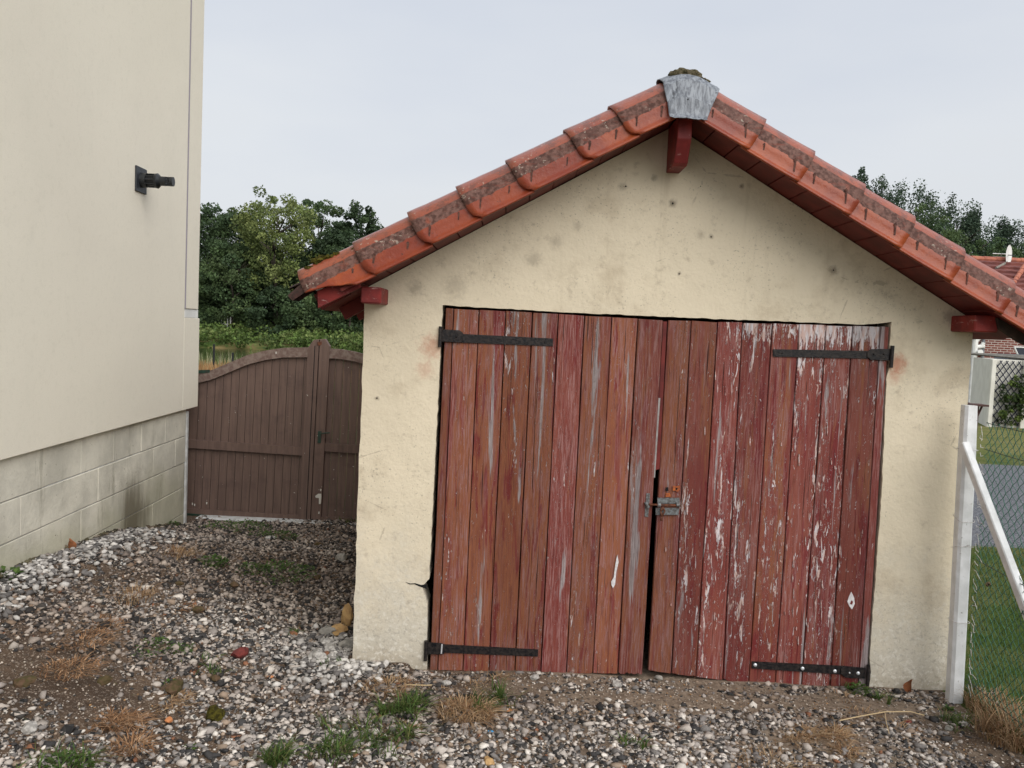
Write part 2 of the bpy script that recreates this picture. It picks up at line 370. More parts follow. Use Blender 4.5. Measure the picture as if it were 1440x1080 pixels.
M['wire_dark'] = simple('dark_tension_wire', (.03, .035, .035), None, 50, .6, 0)
def tint(name, rough=.9, spec=.2, bump=.5, bs=90, bd=.003, trans=0, mul=None):
    m = NT(name, rough, spec); a = m.attr('tint').outputs['Color']; p = m.pos()
    c = a
    if bump: 
        n = m.noise(p, bs, 4); k = m.n('ShaderNodeMapRange'); k.inputs['To Min'].default_value = .65; k.inputs['To Max'].default_value = 1.35; m.l(n, k.inputs['Value'])
        vm = m.n('ShaderNodeVectorMath', operation='SCALE'); m.l(a, vm.inputs[0]); m.l(k.outputs[0], vm.inputs['Scale']); c = vm.outputs[0]
        m.bump(n, bump, bd)
    m.col(c)
    if trans:
        tr = m.n('ShaderNodeBsdfTranslucent'); m.l(c, tr.inputs[0]); mm = m.n('ShaderNodeMixShader'); mm.inputs[0].default_value = trans
        m.l(m.b.outputs[0], mm.inputs[1]); m.l(tr.outputs[0], mm.inputs[2]); m.l(mm.outputs[0], m.o.inputs[0])
    return m.m
M['stone'] = tint('flint_gravel', .8, .3, .5, 120, .003)
M['leaf'] = tint('leaves', .7, .25, 0, trans=.25)
M['blade'] = tint('grass_blades', .7, .25, 0, trans=.25)
M['straw'] = tint('dry_straw', .9, .1, 0, trans=.1)
M['bark'] = simple('bark', (.09, .075, .06), (.05, .04, .032), 8, .95, .6, .03)
def mk_soil():
    m = NT('gritty_brown_soil', 1, .1); p = m.pos()
    c = m.mix(m.ramp(m.noise(p, 2.3, 5), .35, .65), (.125, .085, .058), (.075, .052, .038))
    c = m.mix(m.ramp(m.noise(p, 60, 4, .7), .54, .66), c, (.24, .19, .15))
    c = m.mix(m.ramp(m.noise(p, 130, 3, .7), .60, .68), c, (.38, .33, .28))
    pale = m.spot((1.15, 4.45, 0), 1.7, m.noise(p, 3, 5), .6)
    c = m.mix(m.math('MULTIPLY', pale, .8), c, m.mix(m.ramp(m.noise(p, 30, 6, .75), .42, .58), (.31, .245, .185), (.19, .145, .108)))
    m.col(c); m.bump(m.noise(p, 60, 6, .7), .9, .012); m.bump(m.noise(p, 14, 4), .6, .03); return m.m
M['soil'] = mk_soil()
def mk_lawn():
    m = NT('mown_lawn', 1, .1); p = m.pos()
    c = m.mix(m.ramp(m.noise(p, 1.2, 5), .35, .65), (.055, .10, .020), (.17, .16, .06))
    z = m.n('ShaderNodeSeparateXYZ'); m.l(m.n('ShaderNodeNewGeometry').outputs['Position'], z.inputs[0])
    c = m.mix(m.math('MULTIPLY', m.ramp(z.outputs['Y'], 14.6, 16.5), .75), c, m.mix(m.ramp(m.noise(m.pos((1, 3, 1)), 1.5, 5), .4, .6), (.27, .235, .10), (.17, .185, .06)))
    c = m.mix(m.ramp(m.noise(p, 90, 3), .45, .7), c, (.05, .075, .015)); m.col(c); m.bump(m.noise(p, 120, 3), 1, .02); return m.m
M['lawn'] = mk_lawn()
M['meadow'] = simple('rough_meadow', (.06, .10, .02), (.20, .14, .06), .5, 1, .5, .05)
M['asphalt'] = simple('dark_grey_chippings', (.060, .063, .075), (.20, .205, .22), 32, .9, 1, .02)
def mk_water():
    m = NT('dark_green_river', .08, .5); p = m.pos((1, 2.5, 1)); m.col((.018, .022, .012)); m.bump(m.noise(p, 1.6, 4), .12, .05); return m.m
M['water'] = mk_water()
def mk_brick():
    m = NT('red_brick', .9, .2); g = m.n('ShaderNodeNewGeometry').outputs['Position']; s_ = m.n('ShaderNodeSeparateXYZ'); m.l(g, s_.inputs[0])
    cb = m.n('ShaderNodeCombineXYZ'); m.l(m.math('ADD', s_.outputs['X'], s_.outputs['Y']), cb.inputs[0]); m.l(s_.outputs['Z'], cb.inputs[1])
    b = m.n('ShaderNodeTexBrick'); m.l(cb.outputs[0], b.inputs['Vector']); b.inputs['Scale'].default_value = 1
    b.inputs['Brick Width'].default_value = .235; b.inputs['Row Height'].default_value = .082; b.inputs['Mortar Size'].default_value = .012
    b.inputs['Color1'].default_value = (.20, .065, .048, 1); b.inputs['Color2'].default_value = (.13, .042, .036, 1); b.inputs['Mortar'].default_value = (.42, .36, .33, 1)
    m.col(b.outputs['Color']); m.bump(b.outputs['Fac'], -.5, .01); return m.m
M['brick'] = mk_brick()
M['roof_far'] = simple('red_roof_tiles', (.18, .055, .042), (.11, .034, .029), 3, .8, .3, .01, rnd=5)
M['ridge_far'] = simple('orange_ridge_tiles', (.42, .15, .09), (.30, .10, .07), 6, .8, .2, .01)
M['shed'] = simple('white_shed_panel', (.70, .68, .62), (.62, .60, .54), 3, .8, .1, .002)
M['fibro'] = simple('grey_corrugated_sheet', (.24, .22, .19), (.15, .14, .12), 9, .9, .3, .004)
M['trellis'] = simple('dark_blue_lattice', (.014, .017, .035), None, 9, .7, 0)
M['glass_dark'] = simple('solar_glass', (.03, .035, .05), None, 5, .15, 0, 0, .5)
M['soffit_white'] = simple('white_boards', (.7, .7, .7), None, 9, .7, 0)

# ------------------------------------------------------------------ ground relief
_py = np.array([2.0, 4.6, 5.4, 6.1, 6.8, 7.57]); _pz = np.array([.43, .40, .35, .30, .15, 0.0])
_k = RNG.uniform(0, 6.28, (14, 2)); _f = RNG.uniform(1.5, 14, 14); _a = RNG.uniform(0, 6.28, 14)
def relief(x, y):
    x = np.asarray(x, float); y = np.asarray(y, float)
    near = ((x > -3.6) & (x < 3.6) & (y < 9)).astype(float)
    z = np.zeros_like(x)
    for i in range(14):
        z = z + np.sin(_f[i] * (x * math.cos(_a[i]) + y * math.sin(_a[i])) + _k[i, 0]) * .010 / (1 + .35 * _f[i])
    z = z * near
    hw = np.interp(y, _py, _pz); d = np.clip((x + 2.75) / 1.75, 0, 1); z = z + hw * (1 - d) ** 2 * (1 + 2 * d) * near
    # doorstep: slightly lower under the doors
    z = z - .035 * np.exp(-((y - 4.65) / .35) ** 2) * ((x > -.5) & (x < 2.6))
    # soil bank by the fence
    z = z + .02 * np.exp(-((x - 2.6) / .25) ** 2) * (y < 5)
    # river bed
    s = lambda a, b, v: (lambda t: t * t * (3 - 2 * t))(np.clip((v - a) / (b - a), 0, 1))
    left = 1 - s(14, 22, x)
    z = z - 1.4 * s(29.5, 32.5, y) * (1 - s(60, 63, y)) * left + .25 * s(62, 66, y)
    return z
def lines(dense_a, dense_b, step, lo, hi):
    out = list(np.arange(dense_a, dense_b + 1e-6, step)); s = step
    while out[-1] < hi: s *= 1.22; out.append(min(out[-1] + s, hi))
    s = step
    while out[0] > lo: s *= 1.22; out.insert(0, max(out[0] - s, lo))
    return out
XS = lines(-3.2, 3.2, .04, -500, 500); YS = lines(2.2, 8.2, .04, -60, 1400)
for v in (8.1, 14.1): YS.append(v)
for v in (2.47,): XS.append(v)
YS += list(np.arange(22, 68, 1.0)); XS = np.array(sorted(set(np.round(XS, 4)))); YS = np.array(sorted(set(np.round(YS, 4))))
GX, GY = np.meshgrid(XS, YS); GZ = relief(GX, GY); nx, ny = len(XS), len(YS)
GV = np.c_[GX.ravel(), GY.ravel(), GZ.ravel()]
I, J = np.meshgrid(np.arange(nx - 1), np.arange(ny - 1)); a = (J * nx + I).ravel(); GF = np.c_[a, a + 1, a + 1 + nx, a + nx]
cxy = GV[GF].mean(axis=1)
lawnm = (cxy[:, 0] > 2.47) & (cxy[:, 1] < 60) & ~((cxy[:, 1] > 8.1) & (cxy[:, 1] < 14.1))
drive = (cxy[:, 0] > 2.47) & (cxy[:, 1] > 8.1) & (cxy[:, 1] < 14.1)
mead = (cxy[:, 1] > 8.0) & ~lawnm & ~drive
soilm = ~(lawnm | drive | mead)
def sheet(name, mask, mat):
    f = GF[mask]; u, inv = np.unique(f, return_inverse=True)
    o = link(name, mesh_np(name, GV[u], inv.reshape(-1, 4), smooth=True), mat); o['kind'] = 'structure'; return o
sheet('ground', soilm, M['soil']); sheet('lawn', lawnm, M['lawn']); sheet('driveway', drive, M['asphalt']); sheet('meadow', mead, M['meadow'])
setp(link('river', mesh_np('river', [(-300, 29, -.35), (18, 29, -.35), (18, 64, -.35), (-300, 64, -.35)], [(0, 1, 2, 3)]), M['water']), kind='structure')

# ------------------------------------------------------------------ scatter helpers
def gauss_mask(x, y, blobs):
    v = np.zeros_like(x)
    for (px, py, rx, ry, k) in blobs:
        c = atZ(px, py, 0.05 if px < 250 else 0.0)
        v = np.maximum(v, k * np.exp(-(((x - c.x) / rx) ** 2 + ((y - c.y) / ry) ** 2)))
    return v
SOIL = [(60, 1010, .60, .36, 1), (10, 900, .38, .32, .95), (950, 982, 1.1, .20, 1.0), (1200, 990, .75, .24, 1.0), (700, 965, .5, .17, 1), (760, 950, .6, .1, 1), (1000, 960, .6, .1, 1), (1150, 975, .4, .1, 1), (1150, 1045, .5, .16, .85), (560, 985, .28, .14, .7),
        (120, 870, .45, .22, .8), (200, 1010, .35, .2, .8), (1380, 1040, .25, .3, .9), (420, 800, .5, .4, .45)]
ph = (1 + 5 ** .5) / 2
ICO_V = np.array([(-1, ph, 0), (1, ph, 0), (-1, -ph, 0), (1, -ph, 0), (0, -1, ph), (0, 1, ph), (0, -1, -ph), (0, 1, -ph), (ph, 0, -1), (ph, 0, 1), (-ph, 0, -1), (-ph, 0, 1)]) / math.hypot(1, ph)
ICO_F = np.array([(0, 11, 5), (0, 5, 1), (0, 1, 7), (0, 7, 10), (0, 10, 11), (1, 5, 9), (5, 11, 4), (11, 10, 2), (10, 7, 6), (7, 1, 8), (3, 9, 4), (3, 4, 2), (3, 2, 6), (3, 6, 8), (3, 8, 9), (4, 9, 5), (2, 4, 11), (6, 2, 10), (8, 6, 7), (9, 8, 1)])
OCT_V = np.array([(1, 0, 0), (-1, 0, 0), (0, 1, 0), (0, -1, 0), (0, 0, 1), (0, 0, -1)], float)
OCT_F = np.array([(0, 2, 4), (2, 1, 4), (1, 3, 4), (3, 0, 4), (2, 0, 5), (1, 2, 5), (3, 1, 5), (0, 3, 5)])
def stones(name, x, y, size, pal, w_pal, BV, BF, lift=.25, flat=(.35, .75), jit=.42, dark_side=.25, mat=None):
    n = len(x); V = np.repeat(BV[None], n, 0) * (1 + RNG.uniform(-jit, jit, (n, len(BV), 1)))
    s = np.c_[RNG.uniform(.8, 1.3, n), RNG.uniform(.65, 1.0, n), RNG.uniform(*flat, n)] * size[:, None]
    V = V * s[:, None, :]
    tx = RNG.normal(0, .35, n); cz, sz = np.cos(RNG.uniform(0, 6.28, n)), np.sin(RNG.uniform(0, 6.28, n))
    cx, sx_ = np.cos(tx), np.sin(tx)
    Y = V[..., 1] * cx[:, None] - V[..., 2] * sx_[:, None]; Z = V[..., 1] * sx_[:, None] + V[..., 2] * cx[:, None]; X = V[..., 0]
    an = RNG.uniform(0, 6.28, n); ca, sa = np.cos(an)[:, None], np.sin(an)[:, None]
    V = np.stack([X * ca - Y * sa + x[:, None], X * sa + Y * ca + y[:, None], Z + (relief(x, y) + lift * size)[:, None]], -1)
    F = (BF[None] + (np.arange(n) * len(BV))[:, None, None]).reshape(-1, 3)
    pal = np.array(pal); c = pal[RNG.choice(len(pal), n, p=np.array(w_pal) / sum(w_pal))] * RNG.uniform(.75, 1.2, (n, 1))
    dirt = np.clip(.5 + .5 * np.sin(1.9 * x + 2.1 * np.sin(1.3 * y + .6)) * np.cos(2.3 * y - 1.2 * x) + .25 * (y > 5) - .9 * np.clip((4.15 - y) / .5, 0, 1) * (x > -1.6), 0, 1)[:, None] * (0 if name == 'white_chippings' else 1)
    c = c * (1 - dirt * np.array([.40, .46, .50]))
    C = np.repeat(c[:, None], len(BF), 1)
    # broken flint faces: glassy black patches on a chalky rind
    flint = (RNG.random(n) < dark_side)[:, None] & (RNG.random((n, len(BF))) < .45)
    C[flint] = C[flint] * .12 + .01
    me = mesh_np(name, V.reshape(-1, 3), F, C.reshape(-1, 3))
    return setp(link(name, me, mat or M['stone']), kind='stuff')
def region(n):
    x = RNG.uniform(-3.0, 2.75, n); y = RNG.uniform(2.5, 7.95, n)
    ok = ((y < 4.63) | (x < -.84)) & (x > -2.86 - .0 * y)
    return x[ok], y[ok]
x, y = region(210000)
sm = gauss_mask(x, y, SOIL); yn = .5 + .5 * np.sin(3.1 * x + 1.3 * np.sin(2.2 * y)) * np.sin(2.7 * y + 1.1 * np.sin(2.6 * x))
keep = RNG.random(len(x)) < np.clip((1.02 - 1.15 * sm) * (.70 + .45 * yn), 0.02, 1)
keep &= ~((x > 2.42) & (RNG.random(len(x)) < .85))
x, y = x[keep], y[keep]
PAL = [(.47, .42, .375), (.32, .285, .26), (.19, .175, .165), (.045, .043, .043), (.29, .22, .165), (.62, .575, .52), (.24, .11, .06)]
fine = np.clip((y - 3.9) / 2.2, 0, 1); sz = np.clip(RNG.lognormal(math.log(.0098), .40, len(x)), .0045, .030)
k = RNG.random(len(x)) < .72; x, y, sz = x[k], y[k], sz[k]
nr = y < 5.1; PW = [5, 5, 4, 4.5, 1.8, 2.4, .25]
stones('gravel', x[nr], y[nr], sz[nr], PAL, PW, ICO_V, ICO_F, dark_side=.45, jit=.45)
stones('far_gravel', x[~nr], y[~nr], sz[~nr] * 1.15, PAL, PW, OCT_V, OCT_F, dark_side=.45, jit=.4)
x, y = region(52000); keep = RNG.random(len(x)) < .35 + .65 * gauss_mask(x, y, SOIL); x, y = x[keep], y[keep]
stones('grit', x, y, RNG.uniform(.003, .0075, len(x)), [(.50, .43, .36), (.30, .24, .19), (.15, .12, .10), (.62, .56, .48), (.38, .22, .10)], [3, 4, 3, 1.6, 1], OCT_V, OCT_F, lift=.5, dark_side=.1)
# whitish chippings heaped against the garage corner and the house wall
c0 = atZ(470, 935, 0)
x = RNG.normal(c0.x + .05, .13, 800); y = RNG.normal(c0.y + .1, .24, 800); ok = (y < 4.62) | (x < -.86); x, y = x[ok], y[ok]
x2 = -2.76 + np.abs(RNG.normal(0, .17, 1300)); y2 = 3.6 + 2.8 * RNG.random(1300) ** 1.3; x = np.r_[x, x2]; y = np.r_[y, y2]
stones('white_chippings', x, y, RNG.uniform(.010, .024, len(x)), [(.50, .475, .445), (.31, .29, .27), (.13, .12, .115)], [3.5, 4, 3], ICO_V, ICO_F, lift=.7, dark_side=.15)

x, y = region(5200); n = len(x); an = RNG.uniform(0, 6.28, n); ln = RNG.uniform(.008, .035, n); z = relief(x, y) + RNG.uniform(.010, .022, n)
V = np.stack([np.c_[x - np.sin(an) * .0012, y + np.cos(an) * .0012, z], np.c_[x + np.sin(an) * .0012, y - np.cos(an) * .0012, z], np.c_[x + np.cos(an) * ln, y + np.sin(an) * ln, z + RNG.uniform(-.004, .010, n)]], 1).reshape(-1, 3)
setp(link('dry_debris', mesh_np('dry_debris', V, np.arange(3 * n).reshape(-1, 3), np.array([(.16, .095, .05), (.28, .19, .11), (.08, .05, .03), (.12, .12, .04)])[RNG.integers(4, size=n)]), M['straw']), kind='stuff')
n = 900; y = RNG.uniform(3.3, 7.4, n); x = -2.77 - .042 * (y - 4.6) + np.abs(RNG.normal(0, .022, n)); keep = RNG.random(n) < .5 + .5 * np.sin(y * 9 + 2 * np.sin(y * 4)); x, y = x[keep], y[keep]
stones('mossy_crumbs', x, y, RNG.uniform(.008, .022, len(x)), [(.10, .09, .05), (.16, .13, .09), (.05, .045, .03), (.35, .31, .25)], [3, 2, 3, 1], ICO_V, ICO_F, lift=.8, dark_side=.2)

# ------------------------------------------------------------------ GARAGE
D = 4.65; XR = .809; ZR = 2.99; CA, SA = math.cos(R(30)), math.sin(R(30))
garage = empty('garage', (XR, D, 0), 'small cream rendered garage with orange tiled gable roof and flaking red double doors', 'garage')
def rough_line(pts, step=.03, amp=.002, seed=0):
    out = []
    for i in range(len(pts) - 1):
        a, b = Vector(pts[i]), Vector(pts[i + 1]); n = max(1, int((b - a).length / step))
        nrm = Vector((-(b - a).y, (b - a).x)).normalized() if (b - a).length > 0 else Vector((0, 0))
        for k in range(n):
            p = a.lerp(b, k / n); out.append(p + nrm * amp * (2 * mnoise.noise(Vector((p.x * 25, p.y * 25, seed))) if k else 0))
    out.append(Vector(pts[-1])); return out
def P(px, py, Y=D): q = atY(px, py, Y); return (q.x, q.z)
open_l = [P(600, 962), P(600, 905), P(601, 850), P(597, 838), P(594, 824), P(603.5, 814), P(609, 700), P(616, 560), P(622.5, 429)]
open_t = [P(622.5, 429), P(780, 438.5), P(935, 445.5), P(1100, 452), P(1215, 456.5), P(1235, 455), P(1254, 452.5)]
open_r = [P(1254, 452.5), P(1250, 500), P(1252, 512), P(1247, 530), P(1240, 690), P(1223, 925), P(1225, 945), P(1219, 990)]
for q in (0,): pass
wl = 3.002
outl = [(-.822, -.25), (-.82, 1.0), (-.818, wl - (XR + .818) * .577)]
outr = [(2.488, wl - (2.488 - XR) * .577), (2.494, 1.0), (2.50, -.25)]
poly = rough_line(outl, .05, .003, 1) + [Vector((XR, wl))] + rough_line(outr, .05, .003, 2)
b1 = Vector((open_r[-1][0], -.25)); b0 = Vector((open_l[0][0], -.25))
poly += [b1] + rough_line(list(reversed(open_r)), .012, .002, 3)[:-1] + rough_line(list(reversed(open_t)), .012, .002, 4)[:-1] + rough_line(list(reversed(open_l)), .012, .002, 5) + [b0]
bm = bmesh.new()
vs0 = [bm.verts.new((p[0], D, p[1])) for p in poly]; f = bm.faces.new(vs0)
r = bmesh.ops.extrude_face_region(bm, geom=[f])
for v in [g for g in r['geom'] if isinstance(g, bmesh.types.BMVert)]: v.co.y += .18
bmesh.ops.triangulate(bm, faces=[f for f in bm.faces if len(f.verts) > 4])
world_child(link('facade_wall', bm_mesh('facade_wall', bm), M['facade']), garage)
YB = 9.7
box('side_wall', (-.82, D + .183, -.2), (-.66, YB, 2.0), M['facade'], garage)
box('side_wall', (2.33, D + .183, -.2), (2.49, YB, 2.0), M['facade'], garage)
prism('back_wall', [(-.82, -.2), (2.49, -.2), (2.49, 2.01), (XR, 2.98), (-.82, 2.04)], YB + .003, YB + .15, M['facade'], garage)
box('floor', (-.65, D + .02, -.22), (2.32, YB - .01, -.085), M['sill'], garage)
bm = bmesh.new(); prism_bm(bm, [(-.40, -.25), (2.05, -.25), (2.05, -.078), (1.2, -.05), (.5, -.045), (-.40, -.06)], D - .07, D + .017, .004)
world_child(link('door_sill', bm_mesh('door_sill', bm), M['sill']), garage)
# crack beside the door
q = [P(569, 818), P(577, 820.5), P(584, 820), P(592, 822.5), P(600, 822), P(600, 828), P(590, 824.8), P(583, 821.6), P(576, 821.8)]
prism('crack', q, D - .0012, D + .003, M['black'], garage)
for (px, py, r_) in ((946, 286, .006), (1000, 333, .004), (955, 385, .004), (1172, 380, .004), (530, 560, .004), (985, 262, .003), (880, 262, .005)):
    c_ = P(px, py); prism('nail_hole', [(c_[0] + r_ * math.cos(t) * random.uniform(.7, 1.2), c_[1] + r_ * math.sin(t) * random.uniform(.7, 1.3)) for t in np.linspace(0, 5.6, 8)], D - .001, D + .003, M['black'], garage)

# door leaves
def plank_mesh(tl, tr, bl, br, yf, th, ragged, seed):
    """board outline in x,z with ragged lower end and slightly chamfered long edges"""
    rn = random.Random(seed); bot = []
    n = max(3, int((br[0] - bl[0]) / .012))
    for i in range(n + 1):
        t = i / n; x_ = bl[0] + (br[0] - bl[0]) * t; z_ = bl[1] + (br[1] - bl[1]) * t
        z_ += rn.uniform(0, 1) ** 2.5 * ragged * 1.6 if rn.random() < .7 else 0
        if rn.random() < .12 and 0 < i < n: z_ += ragged * 1.6
        bot.append((x_, z_))
    rows = 10; bm = bmesh.new(); G = []
    wb = [rn.uniform(-.0012, .0012) for _ in range(rows + 1)]; bow = rn.uniform(-.003, .003)
    for r_ in range(rows + 1):
        t = r_ / rows; row = []
        L_ = (bl[0] + (tl[0] - bl[0]) * t + wb[r_]); R_ = (br[0] + (tr[0] - br[0]) * t - wb[rows - r_])
        y_ = yf + bow * math.sin(math.pi * t)
        c = .0028
        if r_ == 0:
            xs = [b[0] for b in bot]; zs = [b[1] for b in bot]
        else:
            zl = bl[1] + (tl[1] - bl[1]) * t; zr = br[1] + (tr[1] - br[1]) * t
            xs = [L_ + (R_ - L_) * i / n for i in range(n + 1)]; zs = [zl + (zr - zl) * i / n for i in range(n + 1)]
        row.append(bm.verts.new((xs[0], y_ + th, zs[0]))); row.append(bm.verts.new((xs[0], y_ + c * 1.6, zs[0])))
        for i in range(n + 1):
            x_ = xs[i] + (c if i == 0 else 0) - (c if i == n else 0)
            row.append(bm.verts.new((x_, y_, zs[i])))
        row.append(bm.verts.new((xs[-1], y_ + c * 1.6, zs[-1]))); row.append(bm.verts.new((xs[-1], y_ + th, zs[-1])))
        G.append(row)
    m_ = len(G[0])
    for a_, b_ in zip(G, G[1:]):
        for i in range(m_ - 1): bm.faces.new((a_[i], a_[i + 1], b_[i + 1], b_[i]))
        bm.faces.new((a_[m_ - 1], a_[0], b_[0], b_[m_ - 1]))
    bm.faces.new(list(reversed(G[0]))); bm.faces.new(G[-1])
    return bm_mesh('plank', bm)
YP = D + .008
def leaf(topx, topy, botx, boty, props, label, seed, ragg):
    x0 = P(topx[0], topy(topx[0]))[0]; x1 = P(topx[-1], topy(topx[-1]))[0]
    lb = bmesh.new()
    xa_, xb_ = min(x0, x1) + .04, max(x0, x1) - .05; ep = [(xa_, .10), (xb_, .10), (xb_, .22), (xa_ + .1, .22), (xa_ + .1, .94), (xb_, .94), (xb_, 1.06), (xa_ + .1, 1.06), (xa_ + .1, 1.72), (xb_, 1.72), (xb_, 1.84), (xa_, 1.84)]
    prism_bm(lb, ep, YP + .036, YP + .06)
    lf = world_child(link('door_leaf', bm_mesh('door_leaf', lb), M['redpaint']), garage); lf['label'] = label
    for i in range(len(topx) - 1):
        g = .8
        tl = P(topx[i] + g, topy(topx[i]) + random.uniform(-.6, .8), YP); tr = P(topx[i + 1] - g * .3, topy(topx[i + 1]) + random.uniform(-.6, .8), YP)
        bl = P(botx[i] + g, boty(botx[i]), YP); br = P(botx[i + 1] - g * .3, boty(botx[i + 1]), YP)
        yf = YP + random.uniform(-.003, .003)
        o = link('plank', plank_mesh(tl, tr, bl, br, yf, .03, ragg[i], seed + i), M['wood'])
        o.parent = lf
        for k_, v_ in zip(('orange', 'wine', 'fade', 'bare', 'peel'), props[i]): o[k_] = float(v_)
        o['tone'] = random.uniform(.84, 1.22); o['top'] = 1.0 if (seed == 200 and 3 <= i <= 7) else 0.15
    return lf
lin = lambda pts: (lambda x_: float(np.interp(x_, [p[0] for p in pts], [p[1] for p in pts])))
Lx = [626, 638, 673.5, 711, 748.5, 785, 822, 860, 897, 933]; Lb = [603.5, 615, 650.5, 687, 723.5, 760, 796, 833, 868.5, 903]
Rx = [939, 972, 1009, 1044, 1086, 1124, 1162, 1199, 1238, 1250.5]; Rb = [911, 944, 978.5, 1016, 1052.5, 1090, 1127, 1167, 1206, 1218]
#           orange wine fade bare peel
propL = [(.8, .2, .2, .2, .15), (.7, .2, .6, .5, .25), (.8, .9, .2, .4, .15), (1., .6, .1, .3, .15), (.9, .7, .3, .2, .1), (.25, .3, .9, .3, .1), (.7, .1, .5, .5, .05), (.75, .5, .5, .1, .3), (.5, .2, .9, .2, .1)]
propR = [(.7, .1, .6, .0, .1), (.4, .4, .2, .2, .45), (.15, .6, .2, .2, .65), (.3, .6, .1, .3, .65), (.5, .5, .1, .1, .4), (.3, .7, .1, .4, .5), (.3, .5, .3, .5, .62), (.4, .6, .1, .2, .5), (.15, .2, .5, .9, .3)]
leafL = leaf(Lx, lin([(626, 433), (934, 450.5)]), Lb, lin([(602, 942), (700, 945), (903, 948)]), propL, 'left red door leaf with the more orange worn boards', 100, [.003, .003, .004, .004, .004, .005, .009, .007, .012])
leafR = leaf(Rx, lin([(938, 450.5), (1250, 460)]), Rb, lin([(911, 943), (980, 952), (1052, 961), (1218, 972)]), propR, 'right red door leaf with the most white flaking', 200, [.014, .012, .010, .008, .006, .006, .006, .004, .004])
def lf_child(o, lf): o.parent = lf; return o
# meeting strip
o = prism('cover_strip', [P(933.5, 452), P(938.5, 452), P(928, 660), P(921, 662), P(922.5, 640)], YP + .004, YP + .02, M['redpaint']); lf_child(o, leafR)
o = prism('cover_strip', [P(926, 560), P(929, 560), P(921.5, 672), P(916.5, 672)], YP + .001, YP + .012, simple('grey_bare_wood', (.25, .23, .22), (.33, .31, .30), 30, .9, .4, .002)); lf_child(o, leafR)
YS_ = YP - .008
def strap(lf, pts, plate, bolts, bmat, knuckle):
    lf_child(prism('hinge_strap', [P(*p, Y=YS_) for p in pts], YS_, YP - .001, M['iron'], None, .0015), lf)
    lf_child(prism('hinge_plate', [P(*p, Y=YS_) for p in plate], YS_ - .006, YS_ - .0005, M['iron'], None, .0015), lf)
    for (px, py, r_) in bolts:
        c_ = atY(px, py, YS_); bm = bmesh.new(); y0 = YS_ - (.006 if min(p[0] for p in plate) < px < max(p[0] for p in plate) else 0) - .0006
        cyl_bm(bm, (c_.x, y0, c_.z), (c_.x, y0 - .003, c_.z), r_, r_ * .9, 12); cyl_bm(bm, (c_.x, y0 - .003, c_.z), (c_.x, y0 - .006, c_.z), r_ * .9, r_ * .4, 12)
        lf_child(link('bolt', bm_mesh('bolt', bm), bmat), lf)
    a_, b_ = atY(*knuckle[0], YS_), atY(*knuckle[1], YS_)
    lf_child(cyl('hinge_pin', (a_.x, D - .012, a_.z), (b_.x, D - .012, b_.z), .010, M['iron'], None, 12), lf)
strap(leafL, [(640, 469), (778, 476), (777.5, 487), (640, 481.5)], [(620, 464.5), (623, 463), (646, 464.5), (651, 468), (651, 480), (646, 482), (620, 480)], [(633, 472, .004), (766, 481, .003), (700, 478, .003), (642, 474, .0045)], M['iron'], ((620, 459), (618.5, 488)))
strap(leafR, [(1087, 491), (1224, 493.5), (1224, 504.5), (1087.5, 501.5)], [(1219, 495), (1224, 491), (1252, 490.5), (1251, 507), (1224, 506), (1219, 502)], [(1228, 498, .0045), (1242, 498, .0045), (1100, 496.5, .003)], M['iron'], ((1254, 486), (1251.5, 517)))
strap(leafL, [(624, 906.5), (757, 913.5), (756.5, 923.5), (624, 918)], [(602, 903), (620, 904), (626, 906), (625, 919), (620, 920), (601, 919.5)], [(612, 911, .004), (686, 915, .0045), (749, 918, .004), (730, 917, .003)], M['iron'], ((599.5, 900), (598.5, 928)))
lf_child(cyl('bolt', tuple(atY(621.5, 906, YS_ - .010)), tuple(atY(620.5, 919, YS_ - .010)), .0045, M['bolt'], None, 10), leafL)
strap(leafR, [(1057.5, 930.5), (1190, 937), (1190, 949), (1057, 940)], [(1182, 940), (1188, 936.5), (1217, 939), (1216.5, 954), (1188, 952.5), (1182, 947)], [(1062, 935, .0105), (1128.5, 940, .0105), (1174, 943.7, .0105), (1206, 946, .0100), (1194, 945.5, .005)], M['bolt'], ((1220, 934), (1218.5, 963)))
# bolt lock
YL = YP - .004
lf_child(prism('latch_plate', [P(924.5, 700, YL), P(955.5, 700, YL), P(955.5, 708, YL), P(924.5, 708, YL)], YL - .003, YL + .003, M['grey_iron']), leafR)
lf_child(prism('latch_plate', [P(922, 714, YL), P(955, 714, YL), P(954, 724, YL), P(922, 724, YL)], YL - .003, YL + .003, M['grey_iron']), leafR)
bm = bmesh.new(); a_ = atY(908, 709.5, YL - .012); b_ = atY(957, 711, YL - .012); cyl_bm(bm, a_, b_, .0058, n=12)
lf_child(link('latch_bolt', bm_mesh('latch_bolt', bm, True), M['rust']), leafR)
for px in (927, 953.5):
    bm = bmesh.new(); a_ = atY(px - 2.2, 710, YL - .012); b_ = atY(px + 2.2, 710.1, YL - .012); cyl_bm(bm, a_, b_, .0105, n=14); lf_child(link('latch_collar', bm_mesh('latch_collar', bm), M['grey_iron']), leafR)
bm = bmesh.new(); pts = [atY(932, 713, YL - .016), atY(929, 719, YL - .020), atY(930.5, 726, YL - .018), atY(930, 732, YL - .016)]
for a_, b_ in zip(pts, pts[1:]): cyl_bm(bm, a_, b_, .005, .0062, 10)
pts = [atY(932, 713, YL - .018), atY(935, 719, YL - .020), atY(931, 726, YL - .018)]
for a_, b_ in zip(pts, pts[1:]): cyl_bm(bm, a_, b_, .0045, .0045, 10)
lf_child(link('latch_handle', bm_mesh('latch_handle', bm, True), M['rust']), leafR)
